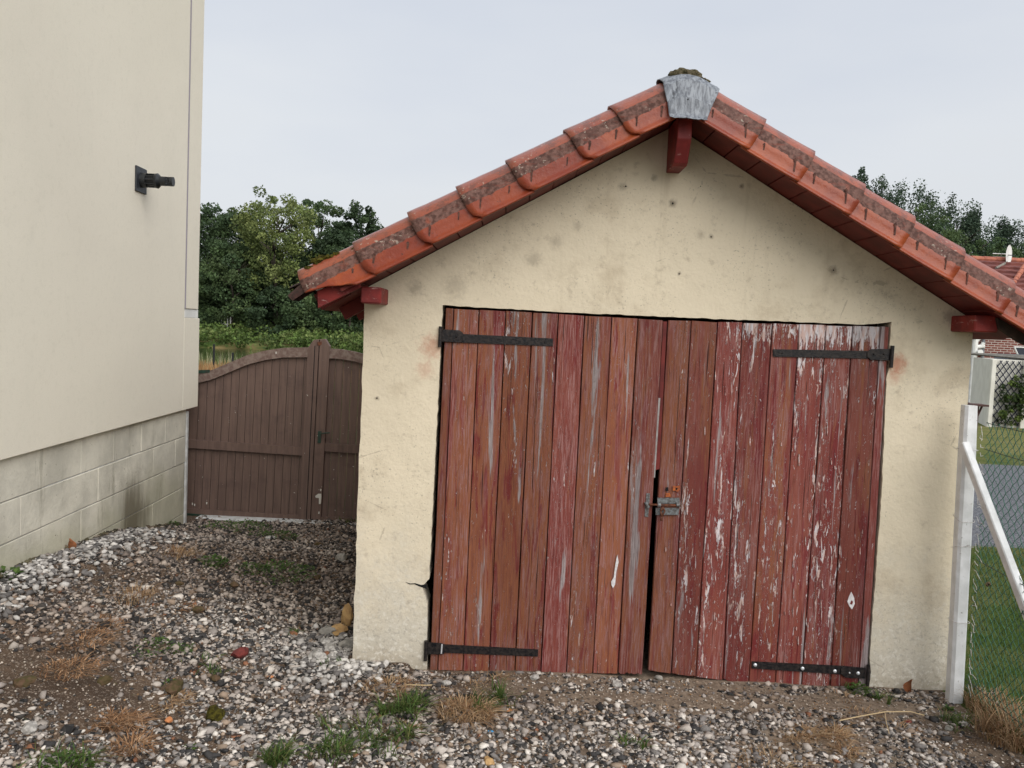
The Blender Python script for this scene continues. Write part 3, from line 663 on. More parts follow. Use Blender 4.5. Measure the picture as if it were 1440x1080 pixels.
lf_child(prism('keyhole', [P(936, 685.5, YL), P(939.7, 685, YL), P(940, 690, YL), P(936, 691, YL)], YL - .0005, YL + .001, M['black']), leafR)
lf_child(prism('rust_patch', [P(x_, y_, YL + .002) for x_, y_ in ((946, 683), (951, 684), (955.5, 682.5), (956, 688), (953.5, 692), (949, 690), (946, 690))], YL + .0008, YL + .003, M['rust_orange']), leafR)
lf_child(prism('rust_patch', [P(x_, y_, YL + .002) for x_, y_ in ((936, 694), (942, 693), (943, 698.5), (936, 699))], YL + .0008, YL + .003, M['rust_orange']), leafR)
lf_child(prism('rust_patch', [P(x_, y_, YL + .002) for x_, y_ in ((950, 685.5), (953, 686), (952, 689), (950, 688.5))], YL + .0000, YL + .003, M['black']), leafR)
lf_child(prism('staple_plate', [P(909, 693.5, YL), P(914, 693.8, YL), P(911.5, 727, YL), P(906.5, 726, YL)], YL - .003, YL + .003, M['grey_iron']), leafL)
bm = bmesh.new(); a_ = atY(908.3, 706, YL - .012); b_ = atY(912.4, 714, YL - .012); cyl_bm(bm, (a_.x, a_.y, a_.z), (b_.x - .003, b_.y, b_.z), .010, n=12); lf_child(link('staple', bm_mesh('staple', bm), M['grey_iron']), leafL)
chip = simple('lifting_paint_chip', (.42, .20, .17), (.56, .50, .49), 90, .8, .3, .001)
for lf_, xs_, n_ in ((leafR, Rx, 60),):
    bm = bmesh.new(); rn = random.Random(n_)
    for k in range(n_):
        px = rn.uniform(xs_[0] + 4, xs_[-1] - 4) if lf_ is leafL else rn.choice((rn.uniform(985, 1060), rn.uniform(1110, 1190), rn.uniform(950, 1240))); py = rn.uniform(475, 925)
        px2 = px - .045 * (py - 450); w_ = rn.uniform(.5, 1.2); h_ = rn.uniform(2, 9)
        a_ = [P(px2 + w_ * math.sin(t * 1.0) * rn.uniform(.6, 1), py + h_ * math.cos(t), Y=YP - .003) for t in np.linspace(0, 5.3, 6)]
        y0 = YP - rn.uniform(.004, .0065); vv = [bm.verts.new((p[0], y0 + rn.uniform(0, .002), p[1])) for p in a_]; vb = [bm.verts.new((p[0], YP, p[1])) for p in a_]
        bm.faces.new(vv)
        for i in range(6): bm.faces.new((vv[i], vv[(i + 1) % 6], vb[(i + 1) % 6], vb[i]))
    lf_child(link('paint_chips', bm_mesh('paint_chips', bm), chip), lf_)['kind'] = 'stuff'
# knot scar and peeled patches, flat flakes lifting off the right leaf
wflake = simple('white_primer', (.70, .69, .70), (.55, .52, .53), 60, .8, .3, .001)
for pts in ([(1197, 832), (1201, 840), (1202, 849), (1198, 857), (1194, 852), (1191.5, 846), (1194, 838)],):
    lf_child(prism('paint_flake', [P(*p, Y=YP - .003) for p in pts], YP - .0045, YP + .001, wflake), leafR)
lf_child(prism('knot', [P(*p, Y=YP - .003) for p in [(1197, 844), (1199.5, 846), (1198, 850), (1195, 849)]], YP - .0055, YP + .001, M['redpaint']), leafR)
lf_child(prism('paint_flake', [P(*p, Y=YP - .003) for p in [(868, 780), (870, 790), (866.5, 805), (865, 822), (862, 827), (860, 823), (859.5, 818), (863, 812), (864.5, 800), (866, 790)]], YP - .0045, YP + .001, wflake), leafL)

# roof ---------------------------------------------------------------
def rp(s, t, w_, y_): return Vector((XR + s * (t * CA + w_ * SA), y_, ZR - t * SA + w_ * CA))
TE = 2.17
rb = bmesh.new()
for s in (-1, 1):                      # tiled covering: rolls and stepped courses
    ny_, nt_ = 104, 9
    for c_ in range(nt_):
        t0 = TE * c_ / nt_; t1 = TE * (c_ + 1) / nt_ + .03
        prev = None
        for j in range(ny_ + 1):
            y_ = 4.47 + (9.9 - 4.47) * j / ny_; wv = .022 * abs(math.sin(j * math.pi / 4.0)) 
            a_ = rb.verts.new(rp(s, t0, .150 + wv, y_)); b_ = rb.verts.new(rp(s, t1, .172 + wv, y_)); c2 = rb.verts.new(rp(s, t1, .155 + wv, y_))
            if prev: rb.faces.new((prev[0], a_, b_, prev[1])); rb.faces.new((prev[1], b_, c2, prev[2]))
            prev = (a_, b_, c2)
roof = world_child(link('roof', bm_mesh('roof', rb), M['old_tile']), garage)
def rf_child(o): o.parent = roof; return o
for s in (-1, 1):
    bm = bmesh.new(); vs = []
    for y_ in (D + .01, 9.85):
        vs.append([bm.verts.new(rp(s, t, w_, y_)) for t, w_ in ((.0, .02), (TE - .03, .02), (TE - .03, .11), (.0, .11))])
    bm.faces.new(vs[0]); bm.faces.new(list(reversed(vs[1])))
    for i in range(4): bm.faces.new((vs[0][i], vs[0][(i + 1) % 4], vs[1][(i + 1) % 4], vs[1][i]))
    rf_child(link('roof_deck', bm_mesh('roof_deck', bm), M['redpaint']))
# verge tile profile: (y behind the face, height above the lower lip, parameter of dirt band and painted skylit top)
PROF = [(-.032, .000, .0), (-.029, .007, .0), (-.010, .015, .0), (.000, .030, .05), (.000, .060, .15), (.001, .078, .35), (.004, .086, .60), (.022, .128, .90), (.028, .136, 1.12), (.052, .158, 1.25), (.085, .178, 1.3), (.125, .188, 1.3), (.165, .186, 1.3), (.20, .170, 1.3)]
PROF = [(a_, b_ * 1.14, c_) for a_, b_, c_ in PROF]
YV = 4.335
def verge(s, t0, t1, seed, cut=0.0, last=False):
    """one L-shaped verge tile from its upper end t0 to its lower end t1"""
    rn = random.Random(seed); th = .011; bm = bmesh.new(); NT_ = 9
    lay = bm.verts.layers.float.new('band'); dy = rn.uniform(-.002, .002); dw = rn.uniform(-.003, .003); outer, inner = [], []
    for i in range(NT_ + 1):
        u = i / NT_; ro, ri = [], []
        for (py_, pw, bd) in PROF:
            te = t1
            if s < 0: te = t1 - .048 * max(0, 1 - pw / .075) ** 2          # rounded-off lower corner on the left-hand tiles
            else: te = t1 - .012 * max(0, 1 - pw / .03) ** 2
            if last: te = t1 - .10 - .15 * (1 - pw / .075) if pw < .075 else t1
            t = t0 + (te - t0) * u; pr = .018 * u ** 1.5
            # outward direction of the profile
            k = PROF.index((py_, pw, bd)); a_ = PROF[max(k - 1, 0)]; b_ = PROF[min(k + 1, len(PROF) - 1)]
            n_ = Vector((-(b_[1] - a_[1]), (b_[0] - a_[0]))).normalized()
            yy = YV + dy + py_ + n_.x * pr; ww = pw + dw + n_.y * pr
            v = bm.verts.new(rp(s, t, ww, yy)); v[lay] = bd; ro.append(v)
            v = bm.verts.new(rp(s, t, ww - n_.y * th, yy - n_.x * th)); v[lay] = bd; ri.append(v)
        outer.append(ro); inner.append(ri)
    n = len(PROF)
    for i in range(NT_):
        for k in range(n - 1):
            bm.faces.new((outer[i][k], outer[i][k + 1], outer[i + 1][k + 1], outer[i + 1][k]))
            bm.faces.new((inner[i][k + 1], inner[i][k], inner[i + 1][k], inner[i + 1][k + 1]))
        bm.faces.new((outer[i][0], outer[i + 1][0], inner[i + 1][0], inner[i][0]))
    for k in range(n - 1): bm.faces.new((outer[-1][k], outer[-1][k + 1], inner[-1][k + 1], inner[-1][k]))
    for v in bm.verts: v.co += Vector((0, 1, 1)) * .0018 * mnoise.noise(v.co * 22)
    me = bm_mesh('verge_tile', bm, True)
    o = rf_child(link('verge_tile', me, M['tile'])); 
    # two dark drip slots on the face
    for fr, hgt, ll in ((.30, .066, .026), (.80, .075, .034)):
        if last and fr > .5: continue
        tt = t0 + (t1 - t0) * fr + rn.uniform(-.01, .01); c_ = rp(s, tt, hgt + rn.uniform(-.008, .006), YV + dy); yy = YV + dy - .018 * fr ** 1.5
        wd = rn.uniform(.0045, .0085); ll *= rn.uniform(.65, 1.25); bend = rn.uniform(-.001, .002)
        pts = [(-wd, 0), (-wd * .6, ll * .3 * 2 - ll), (-wd * .9 + bend, -ll * 1.6), (wd * .2 + bend, -ll * 1.75), (wd * .8, -ll * .5), (wd, 0), (0, wd)]
        bm = bmesh.new(); prism_bm(bm, [(c_.x + p[0], c_.z + ll * .9 + p[1]) for p in pts], yy - .0022, yy + .004)
        rf_child(link('drip_slot', bm_mesh('drip_slot', bm), M['mark']))
    return o
def tx(px):    # distance down the slope of the lip end seen at this column
    s = -1 if px < 966 else 1; py = 167.5 - .528 * (px - 944) if s < 0 else 171 + .64 * (px - 990)
    return abs(atY(px, py, YV - .015).x - XR) / CA
tl_ = [0.02] + [tx(p) for p in (889, 824, 740, 668, 598, 519)] + [TE - .06]
tr_ = [0.02] + [tx(p) for p in (1052, 1122, 1194, 1265, 1336, 1407)] + [TE]
for i in range(7): verge(-1, tl_[i] - (.045 if i else 0), tl_[i + 1], 10 + i, last=(i == 6))
for i in range(7): verge(1, tr_[i] - (.045 if i else 0), tr_[i + 1], 30 + i)
# soffit boards under the overhang
for s in (-1, 1):
    t = .03; k = 0; TS = TE - (.22 if s < 0 else .05)
    while t < TS - .02:
        t2 = min(t + .14, TS); dw = random.uniform(-.0015, .0015)
        bm = bmesh.new(); Q = []
        for y_ in (YV + .012, D - .002): Q.append([bm.verts.new(rp(s, a_, w_ + dw, y_)) for a_, w_ in ((t, .020), (t + .003, .015), (t2 - .006, .015), (t2 - .003, .020), (t2 - .003, .032), (t, .032))])
        bm.faces.new(Q[0]); bm.faces.new(list(reversed(Q[1])))
        for i in range(6): bm.faces.new((Q[0][i], Q[0][(i + 1) % 6], Q[1][(i + 1) % 6], Q[1][i]))
        rf_child(link('soffit_board', bm_mesh('soffit_board', bm), M['redpaint'])); t = t2
# lead flashing folded over the apex
bm = bmesh.new(); NU = 22; rows = []
for i in range(NU + 1):
    u = i / NU; row = []
    for k, (py_, pw, bd) in enumerate(PROF):
        f = min(1, pw / .185); lo_, hi_ = (-.100 + .074 * f, .104 - .026 * f)
        t = lo_ + (hi_ - lo_) * u; sgn = math.tanh(t / .014); ang = R(30) * sgn
        base = Vector((XR + t * CA, 0, ZR - abs(t) * SA * f - (.050 + .04 * t) * (1 - f) ** 1.5))
        wv = .004 * mnoise.noise(Vector((t * 60, pw * 12, 1))) + .003 * mnoise.noise(Vector((t * 20, pw * 30, 4)))
        py2 = py_ - (.016 if k < 4 else .006 if k < 6 else 0); ww = max(pw, .010 + .006 * mnoise.noise(Vector((t * 50, 0, 2)))) if k < 3 else pw
        n_ = .018 + wv
        p = base + Vector((math.sin(ang) * (ww + (n_ if k > 6 else 0)), 0, math.cos(ang) * (ww + (n_ if k > 6 else 0)))); p.y = YV + py2 - (n_ if k < 10 else 0)
        row.append(bm.verts.new(p))
    rows.append(row)
for a_, b_ in zip(rows, rows[1:]):
    for k in range(len(PROF) - 1): bm.faces.new((a_[k], a_[k + 1], b_[k + 1], b_[k]))
me = bm_mesh('lead_flashing', bm, True); fl = rf_child(link('lead_flashing', me, M['lead'])); sm_ = fl.modifiers.new('t', 'SOLIDIFY'); sm_.thickness = .003
bc = atY(964, 127, YV - .018); rf_child(cyl('nail', tuple(atY(967.5, 139.5, YV - .018)), tuple(atY(967.5, 139.5, YV - .026)), .0035, M['black'], None, 8))
# ridge capping behind, mossy mortar lump
for k in range(14):
    bm = bmesh.new(); a0 = 4.50 + k * .38; pr = []
    for y_, g in ((a0, .012), (a0 + .41, 0)):
        pr.append([bm.verts.new((XR + (.10 + g) * math.cos(q), y_, ZR + .145 + (.075 + g) * math.sin(q))) for q in np.linspace(-.25, math.pi + .25, 11)])
    for i in range(10): bm.faces.new((pr[0][i], pr[0][i + 1], pr[1][i + 1], pr[1][i]))
    o = rf_child(link('ridge_tile', bm_mesh('ridge_tile', bm, True), M['old_tile']))
q = atY(963, 112, 4.46)
rf_child(blob('mortar_cap', (q.x, 4.45, q.z + .002), .090, (1.0, .7, .52), M['mortar'], None, 3, .30, 4, True, 2.6))
rf_child(blob('mortar_cap', (q.x + .07, 4.44, q.z - .012), .04, (1.2, .8, .5), M['mortar'], None, 8, .5, 3, True, 1.9))
for (px, py, r_, Y_) in ((446, 369, .020, 4.42), (456, 366, .026, 4.43), (466, 363, .018, 4.42), (437, 378, .016, 4.41), (500, 352, .012, 4.40), (475, 359, .015, 4.42), (430, 387, .012, 4.40), (574, 320, .010, 4.40), (585, 318, .013, 4.41)):
    q = atY(px, py - 1, Y_); rf_child(blob('moss_clump', q, r_ * 1.1, (1.6, 1, .7), M['moss'], None, px % 17, .7, 3, True, 2.5))
# eaves end: dark old tile end, mortar, barge end, rafter tails
bm = bmesh.new(); rows = []
for i in range(7):
    t = TE - .10 + .115 * i / 6; row = []
    for k in range(9):
        a_ = math.pi * k / 8; row.append(bm.verts.new(rp(-1, t + .018 * math.sin(a_) + .02 * mnoise.noise(Vector((k, i, 3))), .098 + .060 * math.sin(a_) * (1 - .25 * i / 6) - .012 * i / 6, 4.325 + .065 - .065 * math.cos(a_))))
    rows.append(row)
for a_, b_ in zip(rows, rows[1:]):
    for k in range(8): bm.faces.new((a_[k], a_[k + 1], b_[k + 1], b_[k]))
bm.faces.new(rows[-1]); bm.faces.new(rows[0])
rf_child(link('eaves_tile', bm_mesh('eaves_tile', bm), M['old_tile']))
q = atY(448, 402, 4.40); rf_child(blob('mortar_lump', q, .030, (1, .8, .9), M['concrete'], None, 5, .5, 2))
prism('barge_end', [P(*p, Y=4.385) for p in ((446, 409), (447, 433), (507, 404), (505, 396), (474, 398))], 4.385, 4.415, M['beam'], garage, .002)
prism('barge_end', [P(*p, Y=4.385) for p in ((1403, 447), (1406, 462), (1434, 481), (1475, 500), (1475, 486), (1434, 462))], 4.385, 4.415, simple('dark_tarred_board', (.05, .03, .022), (.03, .02, .016), 20, .9, .3, .002), garage, .002)
for k, y_ in enumerate(np.arange(4.95, 9.6, .45)):
    for s in (-1, 1):
        bm = bmesh.new(); Q = [[bm.verts.new(rp(s, a_, w_, yy)) for a_, w_ in ((TE - .45, -.055), (TE - .07, -.055), (TE - .07, .018), (TE - .45, .018))] for yy in (y_, y_ + .06)]
        bm.faces.new(Q[0]); bm.faces.new(list(reversed(Q[1])))
        for i in range(4): bm.faces.new((Q[0][i], Q[0][(i + 1) % 4], Q[1][(i + 1) % 4], Q[1][i]))
        world_child(link('rafter_tail', bm_mesh('rafter_tail', bm), M['redpaint']), garage)
# purlin ends
YU = 4.41
a_ = atY(536.5, 404, YU); b_ = atY(507, 427, YU); box('purlin', (b_.x, YU, b_.z + .004), (a_.x, D + .15, a_.z), M['beam'], garage, .006)
a_ = atY(1405, 446, YU); b_ = atY(1370, 468, YU); box('purlin', (b_.x, YU, b_.z + .006), (a_.x, D + .15, a_.z + .006), M['beam'], garage, .006)
# ridge beam with an undercut end
bl_ = atY(952.5, 195, 4.37); br_ = atY(972.5, 195, 4.37); zt = ZR - .005; z1 = atY(962, 195, 4.37).z; z2 = atY(950, 236, 4.5).z
bm = bmesh.new(); prof = [(4.37, zt), (4.37, z1), (4.435, z2 + .012), (4.46, z2), (D + .1, z2), (D + .1, zt)]
A_ = [bm.verts.new((bl_.x, p[0], p[1])) for p in prof]; B_ = [bm.verts.new((br_.x, p[0], p[1])) for p in prof]
bm.faces.new(A_); bm.faces.new(list(reversed(B_)))
for i in range(6): bm.faces.new((A_[i], A_[(i + 1) % 6], B_[(i + 1) % 6], B_[i]))
bmesh.ops.bevel(bm, geom=list(bm.edges), offset=.003, segments=1, affect='EDGES')
world_child(link('ridge_beam', bm_mesh('ridge_beam', bm), M['beam']), garage)

# ------------------------------------------------------------------ HOUSE at left
HC = atZ(258, 738, 0); hd = ray(673, 462); hd.z = 0; hd /= hd.y
HANG = math.atan2(-hd.x, 1)                      # the wall's yaw
house = empty('house', (HC.x, HC.y, 0), 'tall cream rendered house wall with bare block base at left', 'house')
house.rotation_euler.z = HANG
HM = Matrix.Translation(house.location) @ Matrix.Rotation(HANG, 4, 'Z'); HI = HM.inverted()
def onH(px, py, off=0.0):                        # local coordinates (x = out of the wall, y = along it) of a photo point on the wall
    d = HI.to_3x3() @ ray(px, py); o_ = HI @ Vector((0, 0, EYE)); t = (off - o_.x) / d.x; return o_ + d * t
def hbox(name, lo, hi, mat, bev=0.0, par=None):
    bm = bmesh.new(); box_bm(bm, lo, hi, bev); o = link(name, bm_mesh(name, bm), mat); o.parent = par or house; return o
zb = onH(0, 648, .04).z; yc = onH(287, 0, .04).y; ylo = onH(279.5, 500, .04).y; ys = onH(265, 200, .04).y; zs = onH(262, 434, .04).z; zs2 = onH(262, 447, .04).z
print('house', zb, yc, ylo, ys, zs, zs2, HC)
NEAR = -7.5
hbox('rendered_wall', (-8, NEAR, zb), (.04, ys - .012, 8.2), M['house'], .004)
hbox('corner_strip', (-8, ys + .002, zs), (.045, yc, 8.2), M['house'], .003)
hbox('seam', (-.2, ys - .012, zs), (.034, ys + .002, 8.2), M['joint'])
hbox('seam_trim', (-.1, ys - .006, zs), (.047, ys + .001, 8.2), M['joint'])
hbox('white_infill', (-.2, ys + .004, zs2 + .002), (.036, ylo - .03, zs - .002), M['white_pvc'], .002)
hbox('rendered_wall', (-8, ys - .0115, zb), (.0405, ylo, zs2), M['house'], .003)
# blocks of the base in courses
ze = [zb - .002]; 
for (px, py) in ((0, 708), (0, 768), (0, 823)): ze.append(onH(px, py, 0).z)
ze += [ze[-1] - .24, ze[-1] - .48]
for c_ in range(5):
    y_ = 0.0 - (.27 if c_ % 2 else 0); first = True
    yy = 0.0
    while yy > NEAR:
        ln = .25 if (first and c_ % 2) else .5; first = False
        y2 = max(yy - ln, NEAR)
        dx = random.uniform(-.0035, .0035)
        hbox('block', (-.2, y2 + .0012, ze[c_ + 1] + .0035), (dx, yy - .0012, ze[c_] - .0035), M['block'], .003); yy = y2
hbox('mortar_bed', (-.22, NEAR, ze[-1]), (-.008, -.003, zb - .004), M['concrete'])
hbox('base_wall', (-8, NEAR, -.6), (-.225, .25, zb - .004), M['block'])
hbox('corner_pipe', (-.03, .004, 0), (.012, .055, zb - .03), M['concrete'], .008)
# broken plaster edge where the base meets the gravel
for i in range(60):
    yl = -random.uniform(.9, 4.2); wp = HM @ Vector((.0, yl, 0)); z_ = float(relief(wp.x, wp.y))
# flue terminal
vL = onH(190.5, 268, .045); vR = onH(204.5, 270, .045); vT = onH(190.5, 232, .045).z
vent = empty('flue_vent', HM @ Vector((.045, (vL.y + vR.y) / 2, (vL.z + vT) / 2)), 'black horizontal flue pipe on a square plate on the cream wall', 'flue vent')
vent.rotation_euler.z = HANG
hh = (vT - vL.z) / 2; hw_ = abs(vR.y - vL.y) / 2 * 1.05
def vbox(n, lo, hi, m_, bev=0): bm = bmesh.new(); box_bm(bm, lo, hi, bev); o = link(n, bm_mesh(n, bm), m_); o.parent = vent
vbox('plate', (-.004, -max(hw_, hh * .95), -hh), (.008, max(hw_, hh * .95), hh), M['slate_plate'], .002)
def vcyl(n, x0, x1, r0, m_, r1=None, seg=24): bm = bmesh.new(); cyl_bm(bm, (x0, 0, .0), (x1, 0, .0), r0, r1, seg); o = link(n, bm_mesh(n, bm), m_); o.parent = vent
K = hh / .098
vcyl('collar', .008, .05 * K, .060 * K, M['dark_plastic'], .057 * K); vcyl('inner_pipe', .05 * K, .125 * K, .040 * K, M['dark_plastic'])
for j in range(10):
    a_ = j * math.pi / 5; c_, s_ = math.cos(a_), math.sin(a_); bm = bmesh.new(); cyl_bm(bm, (.045 * K, .051 * K * c_, .051 * K * s_), (.125 * K, .051 * K * c_, .051 * K * s_), .0055 * K, n=6); o = link('rib', bm_mesh('rib', bm), M['dark_plastic']); o.parent = vent
vcyl('ring', .115 * K, .135 * K, .056 * K, M['dark_plastic'], .060 * K); vcyl('ring', .135 * K, .155 * K, .060 * K, M['dark_plastic'], .040 * K)
vcyl('nozzle', .155 * K, .200 * K, .037 * K, M['dark_plastic'])
for j in range(6):
    a_ = j * math.pi / 3 + .3; bm = bmesh.new(); cyl_bm(bm, (.195 * K, .034 * K * math.cos(a_), .034 * K * math.sin(a_)), (.245 * K, .034 * K * math.cos(a_), .034 * K * math.sin(a_)), .004 * K, n=6); o = link('spoke', bm_mesh('spoke', bm), M['dark_plastic']); o.parent = vent
vcyl('end_ring', .215 * K, .221 * K, .036 * K, M['dark_plastic']); vcyl('end_ring', .232 * K, .256 * K, .037 * K, M['dark_plastic'])

# ------------------------------------------------------------------ GATE
YG = 7.98
gate = empty('gate', (atY(440, 737, YG).x, YG, 0), 'brown boarded double gate with an arched top between house and garage', 'gate')
def GP(px, py): q = atY(px, py, YG); return (q.x, q.z)
topL = lin([(240, 529), (262, 527), (275, 526), (300, 520), (325, 509.5), (350, 499), (375, 492.5), (400, 489), (440, 488.5)])
topR = lin([(460, 490), (480, 491), (500, 494.5), (520, 500), (560, 519), (600, 528)])
def skew(px, y0, y1): return px + (-.050) * (y1 - y0)      # the gate hangs slightly out of plumb
def gleaf(xa, xb, top, label, mirror):
    bm = bmesh.new()      # arched top rail
    n = 26; up = []; dn = []
    for i in range(n + 1):
        px = xa + (xb - xa) * i / n; up.append(GP(px, top(px))); dn.append(GP(px - .5, top(px) + 13.5))
    prism_bm(bm, up + list(reversed(dn)), YG - .035, YG + .01)
    lf = world_child(link('gate_leaf', bm_mesh('gate_leaf', bm), M['gate_top']), gate); lf['label'] = label
    def ch(o): o.parent = lf; return o
    w0 = 11.35; k = 0; px = xa + 1
    while px < xb - 1:
        p2 = min(px + w0, xb); g = .35
        ya, yb = top(px) + 6, top(p2) + 6
        bot = lambda v: 727 + (v - 258) * .057
        pts = [GP(px + g, ya), GP(p2 - g, yb), GP(skew(p2 - g, yb, bot(p2)), bot(p2)), GP(skew(px + g, ya, bot(px)), bot(px))]
        ch(prism('board', pts, YG + random.uniform(-.001, .001), YG + .018, M['gate'], None, .002)); px = p2; k += 1
    for (y_l, h_) in ((617, 11.5), (714, 11)):
        sl = .068 if y_l < 650 else .057; sh = lambda v, y_: v - .05 * (y_ - 510); f_ = lambda v: y_l + (v - 262) * sl
        pts = [GP(sh(xa, y_l), f_(xa)), GP(sh(xb, y_l), f_(xb)), GP(sh(xb, y_l + h_), f_(xb) + h_), GP(sh(xa, y_l + h_), f_(xa) + h_)]
        if mirror and y_l < 650: pts = [(p[0], p[1] + .055) for p in pts]
        ch(prism('rail', pts, YG - .032, YG - .003, M['gate'], None, .003))
    return lf, ch
lfA, chA = gleaf(246, 437, topL, 'left gate leaf with the rising curved top', False)
lfB, chB = gleaf(460, 604, topR, 'right gate leaf beside the garage wall', True)
def stile(ch, xl, xr, yt, yb, cap): 
    sl_, sr_ = skew(xl, yt, yb), skew(xr, yt, yb)
    if cap < 0: pts = [GP(xl, yt + 11), GP(xl + 8, yt), GP(xr, yt - 1), GP(sr_, yb), GP(sl_, yb - 1)]
    else: pts = [GP(xl, yt), GP(xl + 7, yt - .5), GP(xr, yt + 10), GP(sr_, yb), GP(sl_, yb - 1)]
    ch(prism('stile', pts, YG - .045, YG + .02, M['gate'], None, .004))
stile(chA, 434.5, 443.2, 487, 737, 0) if False else None
stile(chA, 434.5, 450.2, 478, 737.5, -1)
chA(prism('cover_strip', [GP(444, 486), GP(445, 486), GP(skew(445, 486, 735), 735), GP(skew(444, 486, 735), 735)], YG - .0475, YG - .044, M['black']))
stile(chB, 451.5, 465, 477, 736, 1)
chB(prism('hook', [GP(447.5, 481), GP(454, 480), GP(454, 484), GP(451, 486), GP(447.5, 485)], YG - .05, YG - .045, M['rust']))
# handle, hinge, scuffs
chB(prism('handle_plate', [GP(449, 605.5), GP(453.7, 605.5), GP(452.6, 622), GP(448, 622)], YG - .052, YG - .045, M['green_iron'], None, .001))
a_ = atY(451.5, 609.5, YG - .075); b_ = atY(464, 608.5, YG - .075); chB(cyl('handle', a_, b_, .006, M['green_iron'], None, 10)); c_ = atY(451.5, 609.5, YG - .045); chB(cyl('handle', a_, c_, .006, M['green_iron'], None, 10))
chB(prism('paint_scuff', [GP(*p) for p in ((445, 696), (449, 693), (453.2, 693), (453.5, 697), (452.6, 707), (450, 707.5), (450, 699), (445.5, 698.5))], YG - .047, YG - .044, M['pale_paint']))
chB(prism('paint_scuff', [GP(*p) for p in ((452, 686), (453.7, 687), (453, 689.5), (451.6, 689))], YG - .047, YG - .044, M['pale_paint']))
chB(prism('paint_scuff', [GP(*p) for p in ((449.5, 718), (451, 718), (451, 721), (449, 721))], YG - .047, YG - .044, M['pale_paint']))
chA(prism('hinge', [GP(274, 520.5), GP(297, 519.5), GP(297, 523.5), GP(274, 525.5)], YG - .042, YG - .034, M['green_iron']))
chA(prism('hinge', [GP(256, 719.5), GP(292, 723), (GP(292, 727)), GP(256, 724)], YG - .042, YG - .030, M['green_iron']))
for (px, py) in ((270, 707), (273, 708.5), (389, 494.5), (290, 706)): chA(prism('paint_scuff', [GP(px, py), GP(px + 1.6, py), GP(px + 1.4, py + 3), GP(px, py + 3)], YG - .0365 if py < 600 else YG - .002, YG - .02 if py < 600 else YG, M['pale_paint']))
a_ = atY(256, 727, YG - .06); 
setp(box('threshold', (HC.x + .01, YG - .16, -.10), (-.84, YG + .12, atY(300, 727, YG - .1).z), M['concrete'], None, .008), 'pale concrete threshold strip under the brown gate', 'threshold')

# ------------------------------------------------------------------ FENCE at right
pb = atZ(1343, 982, -.01); pt = atY(1363, 571, pb.y)
fence = empty('wire_fence', (pb.x, pb.y, 0), 'green wire mesh fence on a white concrete post beside the garage', 'fence')
def fch(o): return world_child(o, fence)
bm = bmesh.new()
def post(bm, bx, by, tx_, ty_, z0, z1, hw=.037, ch=.014):
    for (y_a, q) in ((0, 0),):
        o8 = [(-hw + ch, -hw), (hw - ch, -hw), (hw, -hw + ch), (hw, hw - ch), (hw - ch, hw), (-hw + ch, hw), (-hw, hw - ch), (-hw, -hw + ch)]
        rr = []
        for k in range(9):
            u = k / 8; s_ = 1 if k < 8 else .9
            rr.append([bm.verts.new((bx + (tx_ - bx) * u + p[0] * s_, by + (ty_ - by) * u + p[1] * s_, z0 + (z1 - z0) * u + (.0 if k < 8 else .004))) for p in o8])
        for A1, B1 in zip(rr, rr[1:]):
            for i in range(8): bm.faces.new((A1[i], A1[(i + 1) % 8], B1[(i + 1) % 8], B1[i]))
        bm.faces.new(rr[-1]); bm.faces.new(list(reversed(rr[0])))
post(bm, pb.x, pb.y, pt.x, pb.y, -.2, pt.z); fch(link('post', bm_mesh('post', bm), M['post']))
FX = max(pt.x, pb.x) + .052; Y0 = pb.y + .01; Y1 = 2.2
bm = bmesh.new(); post(bm, FX - .03, Y1 - .05, FX - .03, Y1 - .05, -.2, pt.z); fch(link('post', bm_mesh('post', bm), M['post']))
b0_ = atY(1357, 632, pb.y - .055); b1_ = atY(1441, 852, 4.08)
dvec = (b1_ - b0_); b2_ = b0_ + dvec * ((-.15 - b0_.z) / dvec.z)
bm = bmesh.new(); ax = dvec.normalized(); sd_ = Vector((1, 0, 0)); up_ = ax.cross(sd_).normalized(); sd_ = up_.cross(ax)
rr = []
for c_ in (b0_ + Vector((0, .02, .03)), b2_): rr.append([bm.verts.new(c_ + sd_ * p[0] + up_ * p[1]) for p in ((-.020, -.026), (.020, -.026), (.020, .026), (-.020, .026))])
bm.faces.new(rr[0]); bm.faces.new(list(reversed(rr[1])))
for i in range(4): bm.faces.new((rr[0][i], rr[0][(i + 1) % 4], rr[1][(i + 1) % 4], rr[1][i]))
bmesh.ops.bevel(bm, geom=list(bm.edges), offset=.005, segments=1, affect='EDGES'); fch(link('brace', bm_mesh('brace', bm), M['post']))
bm = bmesh.new(); st = .054; nW = int((Y0 - Y1) / st * 2); ztop = pt.z - .10; nz = int(ztop / (st * .5))
def wav(a_, b_): return Vector((.010 * mnoise.noise(Vector((a_ * 3, b_ * 3, 0))), .006 * mnoise.noise(Vector((a_ * 9, b_ * 9, 5))), .006 * mnoise.noise(Vector((a_ * 9, b_ * 9, 9)))))
for i in range(nW):
    pts = []
    for k in range(nz + 1):
        z_ = ztop - k * st * .5; y_ = Y0 - .02 - (i + (k + i) % 2) * st * .5; pts.append(Vector((FX + (.003 if k % 2 else -.003), y_, z_)) + wav(y_, z_))
    pts[0].z += .02
    sides = [];
    for k, p in enumerate(pts): sides.append([bm.verts.new(p + Vector((.0022 * math.cos(q), .0022 * math.sin(q), .0006))) for q in (0, 2.1, 4.2)])
    for A1, B1 in zip(sides, sides[1:]):
        for j in range(3): bm.faces.new((A1[j], A1[(j + 1) % 3], B1[(j + 1) % 3], B1[j]))
fch(link('wire_netting', bm_mesh('wire_netting', bm), M['wire']))
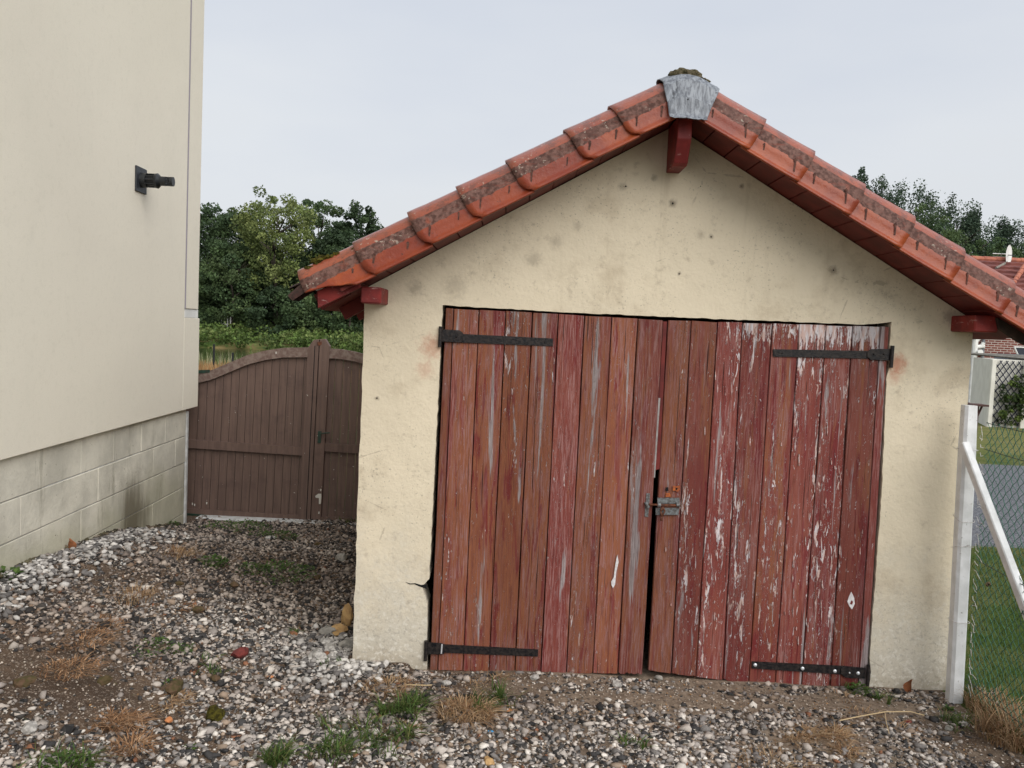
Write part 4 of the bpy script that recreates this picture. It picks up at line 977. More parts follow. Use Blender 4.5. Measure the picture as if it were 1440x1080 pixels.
for z_, mat_ in ((ztop + .015, 'wire_dark'), (ztop - .125, 'wire_dark'), (ztop - .72, 'wire_dark'), (.10, 'wire_dark')):
    bm = bmesh.new(); prev = None
    for k in range(13):
        u = k / 12; p = Vector((FX, pb.y + (Y1 - pb.y) * u, z_ - .04 * 4 * u * (1 - u) * .5))
        if prev is not None: cyl_bm(bm, prev, p, .002, n=5)
        prev = p
    fch(link('tension_wire', bm_mesh('tension_wire', bm), M[mat_]))
for k, (z_, dz) in enumerate(((pt.z - .23, 0), (pt.z - .60, .01), (.82, -.01), (.42, .0))):
    u = z_ / pt.z; xx = pb.x + (pt.x - pb.x) * u; bm = bmesh.new(); q8 = [(-.044, -.03), (-.03, -.044), (.03, -.044), (.044, -.03), (.046, .03), (.03, .044), (-.03, .044), (-.044, .03)]
    pts = [Vector((xx + a_, pb.y + b_, z_ + dz * b_ * 30)) for a_, b_ in q8]
    for a_, b_ in zip(pts, pts[1:] + pts[:1]): cyl_bm(bm, a_, b_, .0016, n=5)
    fch(link('wire_tie', bm_mesh('wire_tie', bm), M['wire_white']))
# white-painted loose wire ends down the post edge
bm = bmesh.new(); rn = random.Random(3)
for k in range(30):
    z_ = ztop - k * .048; a_ = Vector((pb.x + (pt.x - pb.x) * z_ / pt.z + .046, pb.y - .04, z_)); p = a_
    for j in range(3):
        q = p + Vector((rn.uniform(-.004, .006), rn.uniform(-.030, .004), rn.uniform(-.035, .008))); cyl_bm(bm, p, q, .0018, n=4); p = q
fch(link('wire_ends', bm_mesh('wire_ends', bm), M['wire_white']))['kind'] = 'stuff'
shell = simple('brown_shell', (.22, .15, .08), (.06, .045, .03), 60, .5, .2, .001)
for i, (px, py, lb) in enumerate(((1383, 704, 'brown snail on the wire mesh beside the white brace'), (1389, 822, 'pale brown snail low on the green wire mesh'))):
    d = ray(px, py); t = (FX - .012) / d.x; q = Vector((0, 0, EYE)) + d * t
    bm = bmesh.new(); prev = None
    for k in range(26):
        a_ = k * .42; r_ = .010 * (1 - k / 30); p = Vector((r_ * math.cos(a_) * .9, .004 * k / 26 * 2 - .004, r_ * math.sin(a_)))
        if prev is not None: cyl_bm(bm, prev, p, .008 * (1 - k / 34), .008 * (1 - (k + 1) / 34), 8)
        prev = p
    setp(link('snail', bm_mesh('snail', bm, True), shell, None, q), lb, 'snail')

# ------------------------------------------------------------------ plants and litter on the gravel
def blades(n, rad, h, col, colv=.25, lean=.6, width=.0022, seg=3, seed=1, flatn=0.0, spread=1.0, cluster=1):
    g = np.random.default_rng(seed); V = []; F = []; C = []
    ctr = g.normal(0, rad * .55, (cluster, 2)) if cluster > 1 else np.zeros((1, 2))
    for i in range(n):
        c = ctr[g.integers(len(ctr))]; r_ = rad * (0.35 if cluster > 1 else 1) * math.sqrt(g.random()); a_ = g.uniform(0, 6.28); bx, by = c[0] + r_ * math.cos(a_), c[1] + r_ * math.sin(a_)
        d = g.uniform(0, 6.28) if g.random() < .5 else a_; hh_ = h * g.uniform(.45, 1.15); ln = lean * g.uniform(.3, 1.4); side = (-math.sin(d), math.cos(d)); w_ = width * 1.45 * g.uniform(.7, 1.4)
        b = len(V); cc = np.array(col[g.integers(len(col))]) * g.uniform(1 - colv, 1 + colv)
        for k in range(seg + 1):
            u = k / seg; ww = w_ * (1 - u) ** .7; px = bx + math.cos(d) * ln * hh_ * u ** 1.6; py = by + math.sin(d) * ln * hh_ * u ** 1.6; pz = hh_ * (u - .55 * min(ln, 1.3) * u * u) * (1 - flatn) + .002
            V.append((px - side[0] * ww, py - side[1] * ww, pz)); V.append((px + side[0] * ww, py + side[1] * ww, pz + .0005))
        for k in range(seg): F.append((b + 2 * k, b + 2 * k + 1, b + 2 * k + 3, b + 2 * k + 2)); C.append(cc)
    return mesh_np('blades', V, F, np.array(C))
def leafy(n, rad, h, col, seed, ls=.012):
    g = np.random.default_rng(seed); V = []; F = []; C = []
    for i in range(n):
        r_ = rad * math.sqrt(g.random()); a_ = g.uniform(0, 6.28); c = Vector((r_ * math.cos(a_), r_ * math.sin(a_), h * g.uniform(.1, 1) * (1 - .6 * r_ / rad)))
        d = Vector((math.cos(a_ + g.normal(0, .7)), math.sin(a_ + g.normal(0, .7)), g.uniform(-.2, .6))).normalized(); s_ = d.cross(Vector((0, 0, 1))).normalized(); l_ = ls * g.uniform(.6, 1.5)
        b = len(V); up = s_.cross(d) * l_ * .15
        V += [tuple(c), tuple(c + d * l_ * .5 + s_ * l_ * .33 + up), tuple(c + d * l_), tuple(c + d * l_ * .5 - s_ * l_ * .33 + up)]; F.append((b, b + 1, b + 2, b + 3)); C.append(np.array(col[g.integers(len(col))]) * g.uniform(.7, 1.3))
    return mesh_np('leafy', V, F, np.array(C))
GR = [(.060, .110, .022), (.080, .130, .030), (.042, .080, .018), (.12, .13, .042)]
DR = [(.27, .165, .085), (.33, .22, .125), (.20, .11, .06), (.38, .27, .165)]
def place(name, me, mat, px, py, label, cat, group=None, z=None, sc=1.0):
    q = atZ(px, py, 0.0); zz = float(relief(q.x, q.y)); q = atZ(px, py, zz); zz = float(relief(q.x, q.y))
    o = link(name, me, mat, None, (q.x, q.y, zz)); o.scale = (sc,) * 3; return setp(o, label, cat, group)
G1 = 'grass tufts growing through the gravel'
for i, (px, py, n, rad, h, lb) in enumerate([
        (575, 1000, 150, .085, .10, 'green grass tuft in the gravel just left of the dry straw clump'),
        (540, 1000, 110, .08, .085, 'green grass tuft beside the left pier of the garage'),
        (700, 985, 60, .05, .13, 'thin upright grass tuft in front of the left door leaf'),
        (690, 1000, 70, .06, .07, 'short dark grass tuft right of the dry straw clump'),
        (480, 1045, 170, .13, .10, 'wide sparse grass tuft in the gravel at bottom centre left'),
        (545, 1052, 140, .10, .10, 'green grass tuft beside the small yellow chip'),
        (392, 1072, 120, .06, .11, 'bright grass tuft at the bottom edge below the mossy clump'),
        (65, 1075, 160, .12, .09, 'green weed tuft in the bottom left corner'),
        (285, 938, 60, .10, .06, 'sparse grass tuft left of the dark red stone'),
        (420, 893, 35, .05, .05, 'tiny yellow green tuft near the garage corner'),
        (1200, 975, 40, .06, .05, 'short grass tuft under the right hinge of the red doors'),
        (1232, 985, 30, .04, .07, 'thin grass tuft at the foot of the right pier'),
        (1340, 1018, 70, .08, .09, 'grass tuft in front of the white fence post'),
        (1350, 975, 28, .03, .24, 'tall grass stalks against the white fence post'),
        (1326, 955, 20, .03, .28, 'tall thin grass against the right pier of the garage'),
        (885, 1050, 34, .05, .06, 'small grass tuft at bottom centre under the door gap'),
        (492, 733, 26, .06, .07, 'dark grass tuft at the gate foot by the garage wall'),
        (460, 935, 24, .04, .06, 'little grass tuft among the white chippings')]):
    place('grass_tuft', blades(int(n * 1.15), rad * 1.25, h * 1.1, GR, seed=i + 1, lean=1.0, cluster=9 if n > 50 else 3, colv=.4), M['blade'], px, py, lb, 'grass tuft', G1)
for i, (px, py, n, rad, h, lb) in enumerate([
        (298, 795, 190, .10, .07, 'bright leafy weed alone in the gravel in front of the gate'),
        (385, 806, 420, .28, .05, 'wide mat of green weeds in the middle of the gravel near the gate'),
        (350, 800, 160, .13, .05, 'green weed patch at the left end of the weed mat'),
        (330, 752, 380, .30, .06, 'dark weeds along the foot of the brown gate'),
        (390, 760, 200, .16, .05, 'weeds in front of the gate beside the pale stone'),
        (232, 745, 110, .10, .05, 'weeds at the corner of the block base'),
        (205, 888, 130, .14, .025, 'low bright seedlings in the gravel at left'),
        (250, 896, 50, .07, .02, 'few seedlings right of the low seedlings'),
        (236, 955, 16, .03, .02, 'tiny seedling in the middle of the gravel'),
        (90, 1068, 150, .10, .06, 'leafy weed in the bottom left corner'),
        (1208, 972, 60, .05, .05, 'grey green weed against the foot of the red door'),
        (1334, 1000, 22, .018, .03, 'single bright green sprout before the white post'),
        (268, 1052, 12, .02, .02, 'single small sprout near the bottom edge'),
        (3, 828, 30, .07, .06, 'broad green leaves at the left edge by the block base')]):
    place('weed', leafy(int(n * 1.5), rad, h, GR[:3], 50 + i, .02 if n > 100 else (.05 if px < 10 else .018)), M['leaf'], px, py, lb, 'weed', 'leafy weeds in the gravel')
for i, (px, py, n, rad, h, ln, lb) in enumerate([
        (655, 1005, 420, .12, .07, 1.6, 'clump of dry tan straw in front of the left door leaf'),
        (545, 968, 170, .12, .04, 1.8, 'dry straw at the foot of the left pier'),
        (640, 965, 150, .20, .03, 1.8, 'thin dry straw below the left door leaf'),
        (120, 865, 900, .38, .03, 1.9, 'long rusty brown mat of dead grass in the left gravel'),
        (55, 905, 950, .33, .035, 1.9, 'brown mat of dead grass at the left edge'),
        (150, 1010, 700, .22, .045, 1.8, 'dead brown grass mat in the lower left soil'),
        (1165, 1040, 420, .16, .04, 2.0, 'flattened orange straw at lower right'),
        (1190, 1005, 120, .22, .03, 2.2, 'long pale straw stalks before the right pier'),
        (235, 985, 150, .11, .03, 1.7, 'small dead grass patch above the mossy clump'),
        (245, 790, 120, .12, .07, 1.0, 'dry stalks near the house corner'),
        (185, 830, 130, .13, .08, .8, 'dark dry stalks in the gravel beside the house base'),
        (260, 840, 170, .2, .02, 1.8, 'faint reddish dead grass in the middle gravel'),
        (1425, 1040, 420, .15, .17, .9, 'tall dry grass at the foot of the wire fence'),
        (1395, 1000, 240, .12, .13, .8, 'dry grass behind the white post at the fence foot'),
        (1090, 1075, 150, .14, .04, 1.8, 'dead grass at the bottom edge right of centre'),
        (560, 1030, 110, .10, .03, 1.8, 'brown dead leaves below the green tufts')]):
    c_ = DR if i not in (3, 4, 5, 11) else [(.30, .165, .085), (.22, .115, .06), (.38, .24, .14), (.13, .075, .045)]
    place('straw_clump', blades(int(n * 1.8), rad * 1.1, h, c_, seed=80 + i, lean=ln, width=.0014, seg=4, cluster=5 if rad > .15 else 1), M['straw'], px, py, lb, 'dry grass', 'dead grass on the gravel')
# long single straw stalks
bm = bmesh.new()
def stalk(pts, r_, label):
    bm = bmesh.new(); Q = []
    for p in pts:
        q = atZ(*p, 0.0); Q.append(Vector((q.x, q.y, float(relief(q.x, q.y)) + .022)))
    for a_, b_ in zip(Q, Q[1:]): cyl_bm(bm, a_, b_, r_, n=5)
    setp(link('straw_stalk', bm_mesh('straw_stalk', bm), simple('pale_straw', (.50, .38, .22), None, 9, .9, 0)), label, 'straw stalk')
stalk([(1180, 1018), (1210, 1011), (1245, 1003), (1280, 1001), (1300, 1006)], .0028, 'long pale straw stalk lying before the right pier')
stalk([(1244, 1003), (1246, 1020), (1250, 1038)], .002, 'short straw stalk branching down from the long one')
stalk([(570, 967), (600, 968), (607, 967)], .0028, 'pale straw stalk in front of the left door leaf')
# single distinctive stones and scraps
def rock(px, py, r_, sc, mat, label, cat, seed, name='stone', up=.5, grp=None):
    q = atZ(px, py, 0.0); z_ = float(relief(q.x, q.y)); q = atZ(px, py, z_)
    o = blob(name, (q.x, q.y, z_ + r_ * sc[2] * up), r_, sc, mat, None, seed, .55, 2, True, 1.1); o.rotation_euler.z = seed; return setp(o, label, cat, grp)
ws = simple('white_stone', (.44, .42, .39), (.24, .225, .21), 45, .9, .4, .005); ys_ = simple('yellow_stone', (.50, .32, .14), (.36, .22, .10), 25, .8, .3, .004)
rs = simple('dark_red_stone', (.16, .03, .025), (.08, .02, .018), 30, .8, .4, .004); gs = simple('grey_stone', (.20, .19, .17), (.30, .28, .25), 30, .85, .4, .005); os_ = simple('orange_chip', (.50, .20, .08), None, 30, .9, .3, .002)
bs = simple('brown_mossy_stone', (.10, .06, .035), (.055, .045, .015), 30, .9, .6, .006)
rock(337, 922, .045, (1.2, .8, .6), rs, 'dark red stone standing out in the grey gravel', 'stone', 1)
rock(304, 1008, .045, (1.1, .9, .65), M['moss'], 'yellow green moss cushion on the gravel', 'moss', 2, 'moss_cushion')
rock(381, 762, .05, (1.2, .9, .7), ws, 'pale round stone with a dark side near the gate', 'stone', 3)
rock(476, 892, .045, (1.2, .9, .7), ys_, 'yellow ochre stone at the garage corner', 'stone', 4, up=.9)
rock(489, 880, .055, (.7, .7, 1.3), ys_, 'upright tan stone leaning on the garage wall', 'stone', 5, up=.8)
rock(462, 893, .045, (1.2, .9, .7), gs, 'grey stone left of the ochre stone', 'stone', 6, up=.7)
for k, (px, py, r_, lb) in enumerate([(490, 912, .065, 'large grey rock touching the garage corner'), (466, 916, .05, 'pale angular rock below the ochre stone'), (447, 928, .06, 'broad white rock in front of the garage corner'), (460, 906, .042, 'white rock between the grey and ochre stones'), (474, 925, .032, 'small white rock at the garage corner')]):
    rock(px, py, r_ * .85, (1.15, .8, .6), gs if k == 0 else ws, lb, 'rock', 10 + k, 'rock', .7, 'rocks at the garage corner')
for k, (px, py, r_, m_, lb) in enumerate([(237, 1014, .020, os_, 'orange tile chip above the bottom edge'), (158, 768, .045, os_, 'flat orange tile shard against the block base'), (380, 953, .014, os_, 'small orange chip left of the white chippings'), (561, 1056, .014, ys_, 'small yellow chip beside the grass tuft'),
        (690, 1030, .012, simple('blue_plastic', (.05, .32, .62), None, 9, .5, 0), 'small bright blue plastic scrap on the gravel'), (1277, 1016, .016, rs, 'small red stone before the right pier'), (716, 1000, .016, os_, 'orange chip right of the straw clump'), (42, 1027, .03, ws, 'pale flat stone in the lower left soil'),
        (35, 963, .035, bs, 'dark brown stone in the left soil'), (246, 971, .045, bs, 'brown mossy clod in the middle gravel'), (303, 956, .028, bs, 'mossy stone right of the sprout'), (278, 860, .03, bs, 'mossy stone in the middle gravel'), (445, 815, .032, bs, 'brown stone beside the weed mat'), (330, 824, .032, bs, 'mossy stone below the weed mat'),
        (253, 822, .022, bs, 'small mossy stone in the upper gravel'), (148, 960, .03, bs, 'brown lump left of the sprout'), (480, 787, .05, gs, 'dark grey stone near the garage wall by the gate'), (448, 768, .035, bs, 'brown mossy stone near the gate'), (191, 788, .035, gs, 'dark stone near the block base'), (688, 1073, .026, ys_, 'mossy tan stone at the bottom edge'),
        (627, 963, .026, ws, 'white stone under the left door leaf'), (752, 955, .024, ws, 'white stone below the middle of the left leaf'), (866, 964, .028, ws, 'pair of white stones below the door gap, left one'), (926, 955, .02, gs, 'grey stone on the sill at the door gap'),
        (1240, 1031, .022, gs, 'blue grey stone before the right pier'), (1254, 1032, .014, ws, 'small white stone right of the blue grey one'), (1355, 1020, .024, ws, 'white stone before the fence post'), (1335, 1026, .02, gs, 'grey stone near the fence post'), (1100, 1005, .012, ws, 'tiny white pebble on bare soil before the right leaf'),
        (68, 793, .05, gs, 'dark stone at the foot of the block base on the left')]):
    rock(px, py, r_, (1.2, .85, .45 if m_ in (os_,) else .65), m_, lb, 'stone', 30 + k)
# curled dry leaf against the base
q = atZ(90, 785, .33); bm = bmesh.new(); rr = []
for i in range(7):
    u = i / 6; ww = .028 * math.sin(math.pi * min(.97, u + .05)); rr.append([bm.verts.new((ww * j + .01 * math.sin(u * 3), .012 * j * j + .01 * math.sin(4 * u), .085 * u)) for j in (-1, -.5, 0, .5, 1)])
for a_, b_ in zip(rr, rr[1:]):
    for j in range(4): bm.faces.new((a_[j], a_[j + 1], b_[j + 1], b_[j]))
qq = HM @ Vector((.04, onH(88, 785).y, 0)); qq.z = float(relief(qq.x, qq.y)) - .005
setp(link('dry_leaf', bm_mesh('dry_leaf', bm, True), simple('rust_leaf', (.30, .11, .045), (.18, .07, .03), 40, .8, .3, .003), None, qq), 'curled rust brown dead leaf standing against the block base', 'leaf')
qq = atZ(1284, 975, -.02); lf2 = bpy.data.objects['dry_leaf'].copy(); COL.objects.link(lf2); lf2.location = (qq.x, 4.60, float(relief(qq.x, 4.6)) - .01); lf2.rotation_euler.z = 2; lf2['label'] = 'dark dead leaf standing at the foot of the right pier'
# lawn grass seen through the fence
g = RNG; n = 34000; u = g.random(n); x = 2.50 + 3.2 * g.random(n) ** 1.3; y = 3.2 + 4.9 * u; h = g.uniform(.018, .05, n) + .03 * np.exp(-((x - 2.5) / .15) ** 2)
an = g.uniform(0, 6.28, n); z = relief(x, y); wd = g.uniform(.0015, .003, n); lx, ly = np.cos(an), np.sin(an); tl = g.uniform(.0, .03, n)
V = np.stack([np.c_[x - ly * wd, y + lx * wd, z], np.c_[x + ly * wd, y - lx * wd, z], np.c_[x + lx * tl, y + ly * tl, z + h]], 1).reshape(-1, 3)
C = np.array(GR)[g.choice(4, n, p=[.4, .35, .15, .1])] * g.uniform(.7, 1.3, (n, 1))
setp(link('lawn_grass', mesh_np('lawn_grass', V, np.arange(3 * n).reshape(-1, 3), C), M['blade']), kind='stuff')

# ------------------------------------------------------------------ TREES, bank and far things
def clump_mesh(name, centres, radii, per, leaf, col, seed, squash=.75, droop=0):
    g = np.random.default_rng(seed); nC = len(centres); N = nC * per
    c = np.repeat(np.asarray(centres), per, 0); r_ = np.repeat(np.asarray(radii), per)
    d = g.normal(0, 1, (N, 3)); d /= np.linalg.norm(d, axis=1)[:, None]; rad = r_ * g.uniform(.35, 1.05, N) ** .6
    p = c + d * rad[:, None] * np.array([1, 1, squash]); p[:, 2] -= droop * g.random(N)
    a_ = g.normal(0, 1, (N, 3)) + d * .6; a_ /= np.linalg.norm(a_, axis=1)[:, None]; b = np.cross(a_, g.normal(0, 1, (N, 3))); b /= np.linalg.norm(b, axis=1)[:, None]; t = np.cross(a_, b)
    s = leaf * g.uniform(.6, 1.4, N)[:, None]
    V = np.stack([p - b * s * .55, p + t * s * .45 + b * s * .1, p + b * s * .6, p - t * s * .45], 1).reshape(-1, 3)
    C = np.array(col)[g.integers(len(col), size=nC)]; C = np.repeat(C * g.uniform(.7, 1.35, (nC, 1)), per, 0) * g.uniform(.75, 1.25, (N, 1))
    return mesh_np(name, V, np.arange(4 * N).reshape(-1, 4), C)
PIN_REF = PIN = [(.055, .085, .052), (.068, .10, .060), (.045, .074, .048)]
def crown_mesh(H, W, seed, col, z0=.15, shape='round', per=55, nC=150, leaf=.2):
    g = np.random.default_rng(seed); cs = []; rr = []; lobes = [(g.uniform(0, 6.28), g.uniform(.2, .95), g.uniform(.7, 1.25)) for _ in range(9)]
    while len(cs) < nC:
        u = g.random(); zz = z0 + (1 - z0) * u
        if shape == 'cone': prof = (1 - u) ** .8 * .95 + .06
        elif shape == 'column': prof = .55 + .45 * math.sin(math.pi * min(1, u * 1.1))
        else: prof = math.sin(math.pi * (.12 + .86 * u)) ** .6
        a_ = g.uniform(0, 6.28); m_ = 1
        for (la, lz, lk) in lobes:
            w_ = math.exp(-((math.cos(a_ - la) - 1) ** 2 * 2 + ((u - lz) / .18) ** 2)); m_ = m_ * (1 - w_) + lk * w_
        r_ = W * prof * m_ * g.uniform(.35, 1) ** .5
        cs.append((r_ * math.cos(a_), r_ * math.sin(a_), H * zz * (1 if u < .8 else g.uniform(.94, 1.04)))); rr.append(W * g.uniform(.13, .27) * (1 if u < .85 else .7))
    return clump_mesh('crown', cs, rr, per, leaf, col, seed + 1, 1.35 if col is PIN_REF else .75)
def trunk_mesh(H, r_, seed, limbs=6):
    g = random.Random(seed); bm = bmesh.new(); p = Vector((0, 0, -.3)); n = 7; pts = [p]
    for i in range(n): p = p + Vector((g.uniform(-.15, .15), g.uniform(-.15, .15), H * .85 / n)); pts.append(p)
    for i in range(n): cyl_bm(bm, pts[i], pts[i + 1], r_ * (1 - i / (n + 1)), r_ * (1 - (i + 1) / (n + 1)), 8)
    for k in range(limbs):
        i = g.randint(4, n - 1); a_ = g.uniform(0, 6.28); l_ = H * g.uniform(.12, .25); q = pts[i] + Vector((math.cos(a_) * l_, math.sin(a_) * l_, l_ * .8)); cyl_bm(bm, pts[i], pts[i].lerp(q, .5) + Vector((0, 0, -.1)), r_ * .4, r_ * .28, 6); cyl_bm(bm, pts[i].lerp(q, .5) + Vector((0, 0, -.1)), q, r_ * .28, r_ * .08, 6)
    return bm_mesh('trunk', bm, True)
DKG = [(.046, .076, .034), (.058, .092, .038), (.040, .066, .032)]; MDG = [(.072, .112, .044), (.088, .128, .050), (.060, .098, .042)]; YLG = [(.17, .21, .065), (.21, .245, .085), (.13, .17, .055)]
def tree(px, ytop, Y, W, col, label, cat='tree', shape='round', z0=.15, seed=1, nC=150, per=105, leaf=.17, grp='trees beyond the river', zb=.25, name='tree'):
    q = atY(px, ytop, Y); H = q.z - zb; root = empty(name, (q.x, Y, zb), label, cat, grp)
    link('trunk', trunk_mesh(H, .028 * H * .8, seed), M['bark'], root); link('crown', crown_mesh(H, W, seed, col, z0, shape, per, nC, leaf), M['leaf'], root)
    return root
tree(300, 294, 72, 4.2, DKG, 'dark broad tree beside the house corner beyond the river', seed=1, nC=190)
tree(338, 300, 74, 3.6, MDG, 'mid green tree between the dark one and the yellowish one', seed=2, nC=150)
tree(393, 268, 69.0, 3.6, YLG, 'tall pale yellow green tree rising above its dark neighbours', seed=3, z0=.34, nC=120, leaf=.16)
tree(362, 325, 73, 3.0, DKG, 'low dark tree in front of the pale yellow green one', seed=14, nC=130)
tree(452, 284, 74, 3.6, MDG, 'airy green tree with sky showing through, right of the pale tree', seed=4, nC=110)
tree(470, 330, 70, 3.4, DKG, 'dark lower tree under the airy one', seed=15, nC=140)
tree(506, 291, 73, 3.2, DKG, 'dark round topped tree nearest the garage eaves', seed=5, nC=140)
tree(420, 350, 73, 2.6, DKG, 'low dark tree below the pale yellow green crown', seed=16, nC=120)
tree(325, 345, 68, 3.2, MDG, 'low bushy tree near the white post in the wood', seed=17, nC=120)
tree(540, 320, 74, 3.6, DKG, 'dark tree half hidden behind the garage roof', seed=6, nC=130)
tree(255, 300, 76, 4.2, DKG, 'dark tree mostly hidden by the house', seed=7, nC=120)
tree(497, 385, 67, 2.3, MDG, 'light green bush under the garage eaves beyond the river', seed=18, nC=80, z0=.02, cat='bush', name='bush')
tree(392, 405, 67, 2.6, DKG, 'dark bush at the foot of the pale yellow green tree', seed=19, nC=90, z0=.02, cat='bush', name='bush')
tree(425, 415, 67, 2.2, MDG, 'small green bush right of the dark bush on the far bank', seed=20, nC=70, z0=.02, cat='bush', name='bush')
# undergrowth filling the foot of the wood
g = np.random.default_rng(5); n = 330; cs = np.c_[g.uniform(-34, 4, n), g.uniform(70, 80, n), g.uniform(.3, 5.5, n)]
setp(link('undergrowth', clump_mesh('undergrowth', cs, g.uniform(.8, 1.6, n), 60, .26, [(.018, .032, .014), (.026, .044, .018), (.04, .062, .026)], 6), M['leaf']), kind='stuff')
# green bank of reeds and nettles on the far shore
n = 620; yy = g.uniform(61.5, 68, n); cs = np.c_[g.uniform(-36, 6, n), yy, .15 + (yy - 61.5) * .13 + g.uniform(-.1, .35, n)]
setp(link('bank_vegetation', clump_mesh('bank_vegetation', cs, g.uniform(.45, .9, n), 60, .17, [(.12, .18, .045), (.095, .15, .035), (.15, .19, .06), (.07, .11, .03)], 8), M['leaf']), kind='stuff')
n = 130; cs = np.c_[g.uniform(-36, 6, n), g.uniform(68, 70, n), g.uniform(.8, 1.7, n)]
setp(link('bank_bushes', clump_mesh('bank_bushes', cs, g.uniform(.6, 1.1, n), 60, .2, MDG + [(.10, .15, .05)], 9), M['leaf']), kind='stuff')
# near shore: pale reeds and dry grass, thin posts
def shore(name, n, x0, x1, y0, y1, h0, h1, col, wd=.02, seed=4):
    g = np.random.default_rng(seed); x = g.uniform(x0, x1, n); y = g.uniform(y0, y1, n); h = g.uniform(h0, h1, n); an = g.uniform(0, 6.28, n); lx, ly = np.cos(an), np.sin(an); z = relief(x, y); tl = h * g.uniform(.05, .6, n)
    V = np.stack([np.c_[x - ly * wd, y + lx * wd, z], np.c_[x + ly * wd, y - lx * wd, z], np.c_[x + lx * tl, y + ly * tl, z + h]], 1).reshape(-1, 3)
    C = np.array(col)[g.integers(len(col), size=n)] * g.uniform(.7, 1.3, (n, 1)); return setp(link(name, mesh_np(name, V, np.arange(3 * n).reshape(-1, 3), C), M['straw']), kind='stuff')
shore('dry_grass', 9000, -16, -2, 26, 29.3, .2, .55, [(.38, .22, .10), (.45, .29, .14), (.30, .17, .08)], .012)
shore('reeds', 2600, -16, -6, 29.0, 31.0, .4, .85, [(.30, .30, .18), (.20, .24, .10), (.40, .38, .26), (.10, .16, .05)], .015, 7)
shore('meadow_grass', 9000, -14, 0, 14, 26, .1, .3, [(.12, .16, .04), (.24, .20, .09), (.09, .13, .03)], .012, 9)
for i, (px, y0_, y1_, lb) in enumerate(((301, 484, 530, 'thin black post standing in the dry grass near the house corner'), (327.5, 496, 530, 'shorter thin black post in the reeds'))):
    a_ = atY(px, y0_, 27.5); setp(cyl('thin_post', (a_.x, 27.5, -.1), (a_.x, 27.5, a_.z), .035, M['dark_plastic'], None, 8), lb, 'post', 'thin posts on the near shore')
# white frame among the trees
a_ = atY(318, 443, 67); b_ = atY(318, 456, 67); sg = empty('sign_frame', (a_.x, 67, b_.z), 'small white metal frame standing before the wood', 'frame')
for dx in (-.35, -.12, .12, .35): fch_ = cyl('bar', (a_.x + dx, 67, b_.z - .8), (a_.x + dx, 67, a_.z + .2), .045, M['white_pvc'], sg, 6)
for zz in (a_.z + .15, b_.z): cyl('bar', (a_.x - .4, 67, zz), (a_.x + .4, 67, zz), .045, M['white_pvc'], sg, 6)
# pines and broadleaf trees on the right
rg = 'trees behind the brick house'
for i, (px, yt, Y, W, col, shp, lb, z0) in enumerate([
        (1206, 246, 92, 2.4, PIN, 'round', 'pine tip showing just above the tiled verge', .3), (1236, 262, 94, 3.6, PIN, 'round', 'dark pine left of the wide pine group', .3), (1282, 264, 90, 4.6, PIN, 'round', 'broad pine with several blunt tops', .3),
        (1305, 292, 84, 3.8, MDG, 'round', 'bright green broadleaf tree in front of the pines', .15), (1348, 286, 90, 4.2, PIN, 'round', 'dark pine with a tall rounded top', .3), (1368, 302, 90, 3.2, PIN, 'cone', 'narrow pine right of the tall rounded one', .3),
        (1412, 314, 95, 3.4, PIN, 'cone', 'distant pointed pine above the brick house roof', .3), (1440, 318, 95, 4.2, PIN, 'round', 'distant pine at the right edge', .3), (1392, 336, 86, 3.6, MDG, 'round', 'pale green rounded tree just left of the satellite dish', .1), (1335, 330, 86, 3.5, MDG, 'round', 'low green tree behind the tiled verge', .1), (1480, 322, 92, 4.5, PIN, 'round', 'pine just outside the right edge', .3), (1425, 350, 88, 3.5, MDG, 'round', 'low green tree behind the satellite dish', .1)]):
    tree(px, yt, Y, W, col, lb, shape=shp, z0=z0, seed=40 + i, grp=rg, zb=0.0, name='pine_tree' if col is PIN else 'tree', leaf=.17, nC=230 if col is PIN else 150, per=60)

# brick house
BY = 31.0
q0 = atY(1352, 480, BY); ridge = atY(1440, 367, BY + 4); eav = atY(1440, 425, BY - .4)
bh = empty('brick_house', (q0.x + 4, BY, 0), 'neighbouring red brick house with a red tiled hipped roof', 'house')
box('wall', (q0.x, BY, -.1), (q0.x + 12, BY + 9, eav.z), M['brick'], bh)
bm = bmesh.new(); xa, xb = q0.x - .5, q0.x + 12.5; nC_ = 9
def course(bm, x0_, x1_, k, n_):
    u0, u1 = k / n_, (k + 1) / n_; ya, yb = BY - .4 + (4.9) * u0, BY - .4 + 4.9 * u1; za, zb_ = eav.z + (ridge.z - eav.z) * u0, eav.z + (ridge.z - eav.z) * u1
    m_ = int((x1_ - x0_) / .22); prev = None
    for j in range(m_ + 1):
        xx = x0_ + (x1_ - x0_) * j / m_; wv = .03 * (j % 2); lim = lambda v: v
        a_ = bm.verts.new((xx, ya, za + .09 + wv)); b_ = bm.verts.new((xx, yb, zb_ + .02)); c_ = bm.verts.new((xx, ya, za + .01))
        if prev: bm.faces.new((prev[0], a_, b_, prev[1])); bm.faces.new((prev[2], c_, a_, prev[0]))
        prev = (a_, b_, c_)
for k in range(nC_): course(bm, xa, xb, k, nC_)
world_child(link('roof', bm_mesh('roof', bm), M['roof_far']), bh)['kind'] = 'stuff'
prism('back_slope', [(xa, eav.z), (xb, eav.z), (xb, ridge.z), (xa, ridge.z)], BY + 4.5, BY + 9, M['roof_far'], bh)
for k in range(18):
    cyl('ridge_tile', (xa + k * .5, BY + 4.5, ridge.z + .05), (xa + .52 + k * .5, BY + 4.5, ridge.z + .05), .13, M['ridge_far'], bh, 8, .115)
h0 = atY(1412, 418, BY + .6); h1 = atY(1441, 374, BY + 3.2)
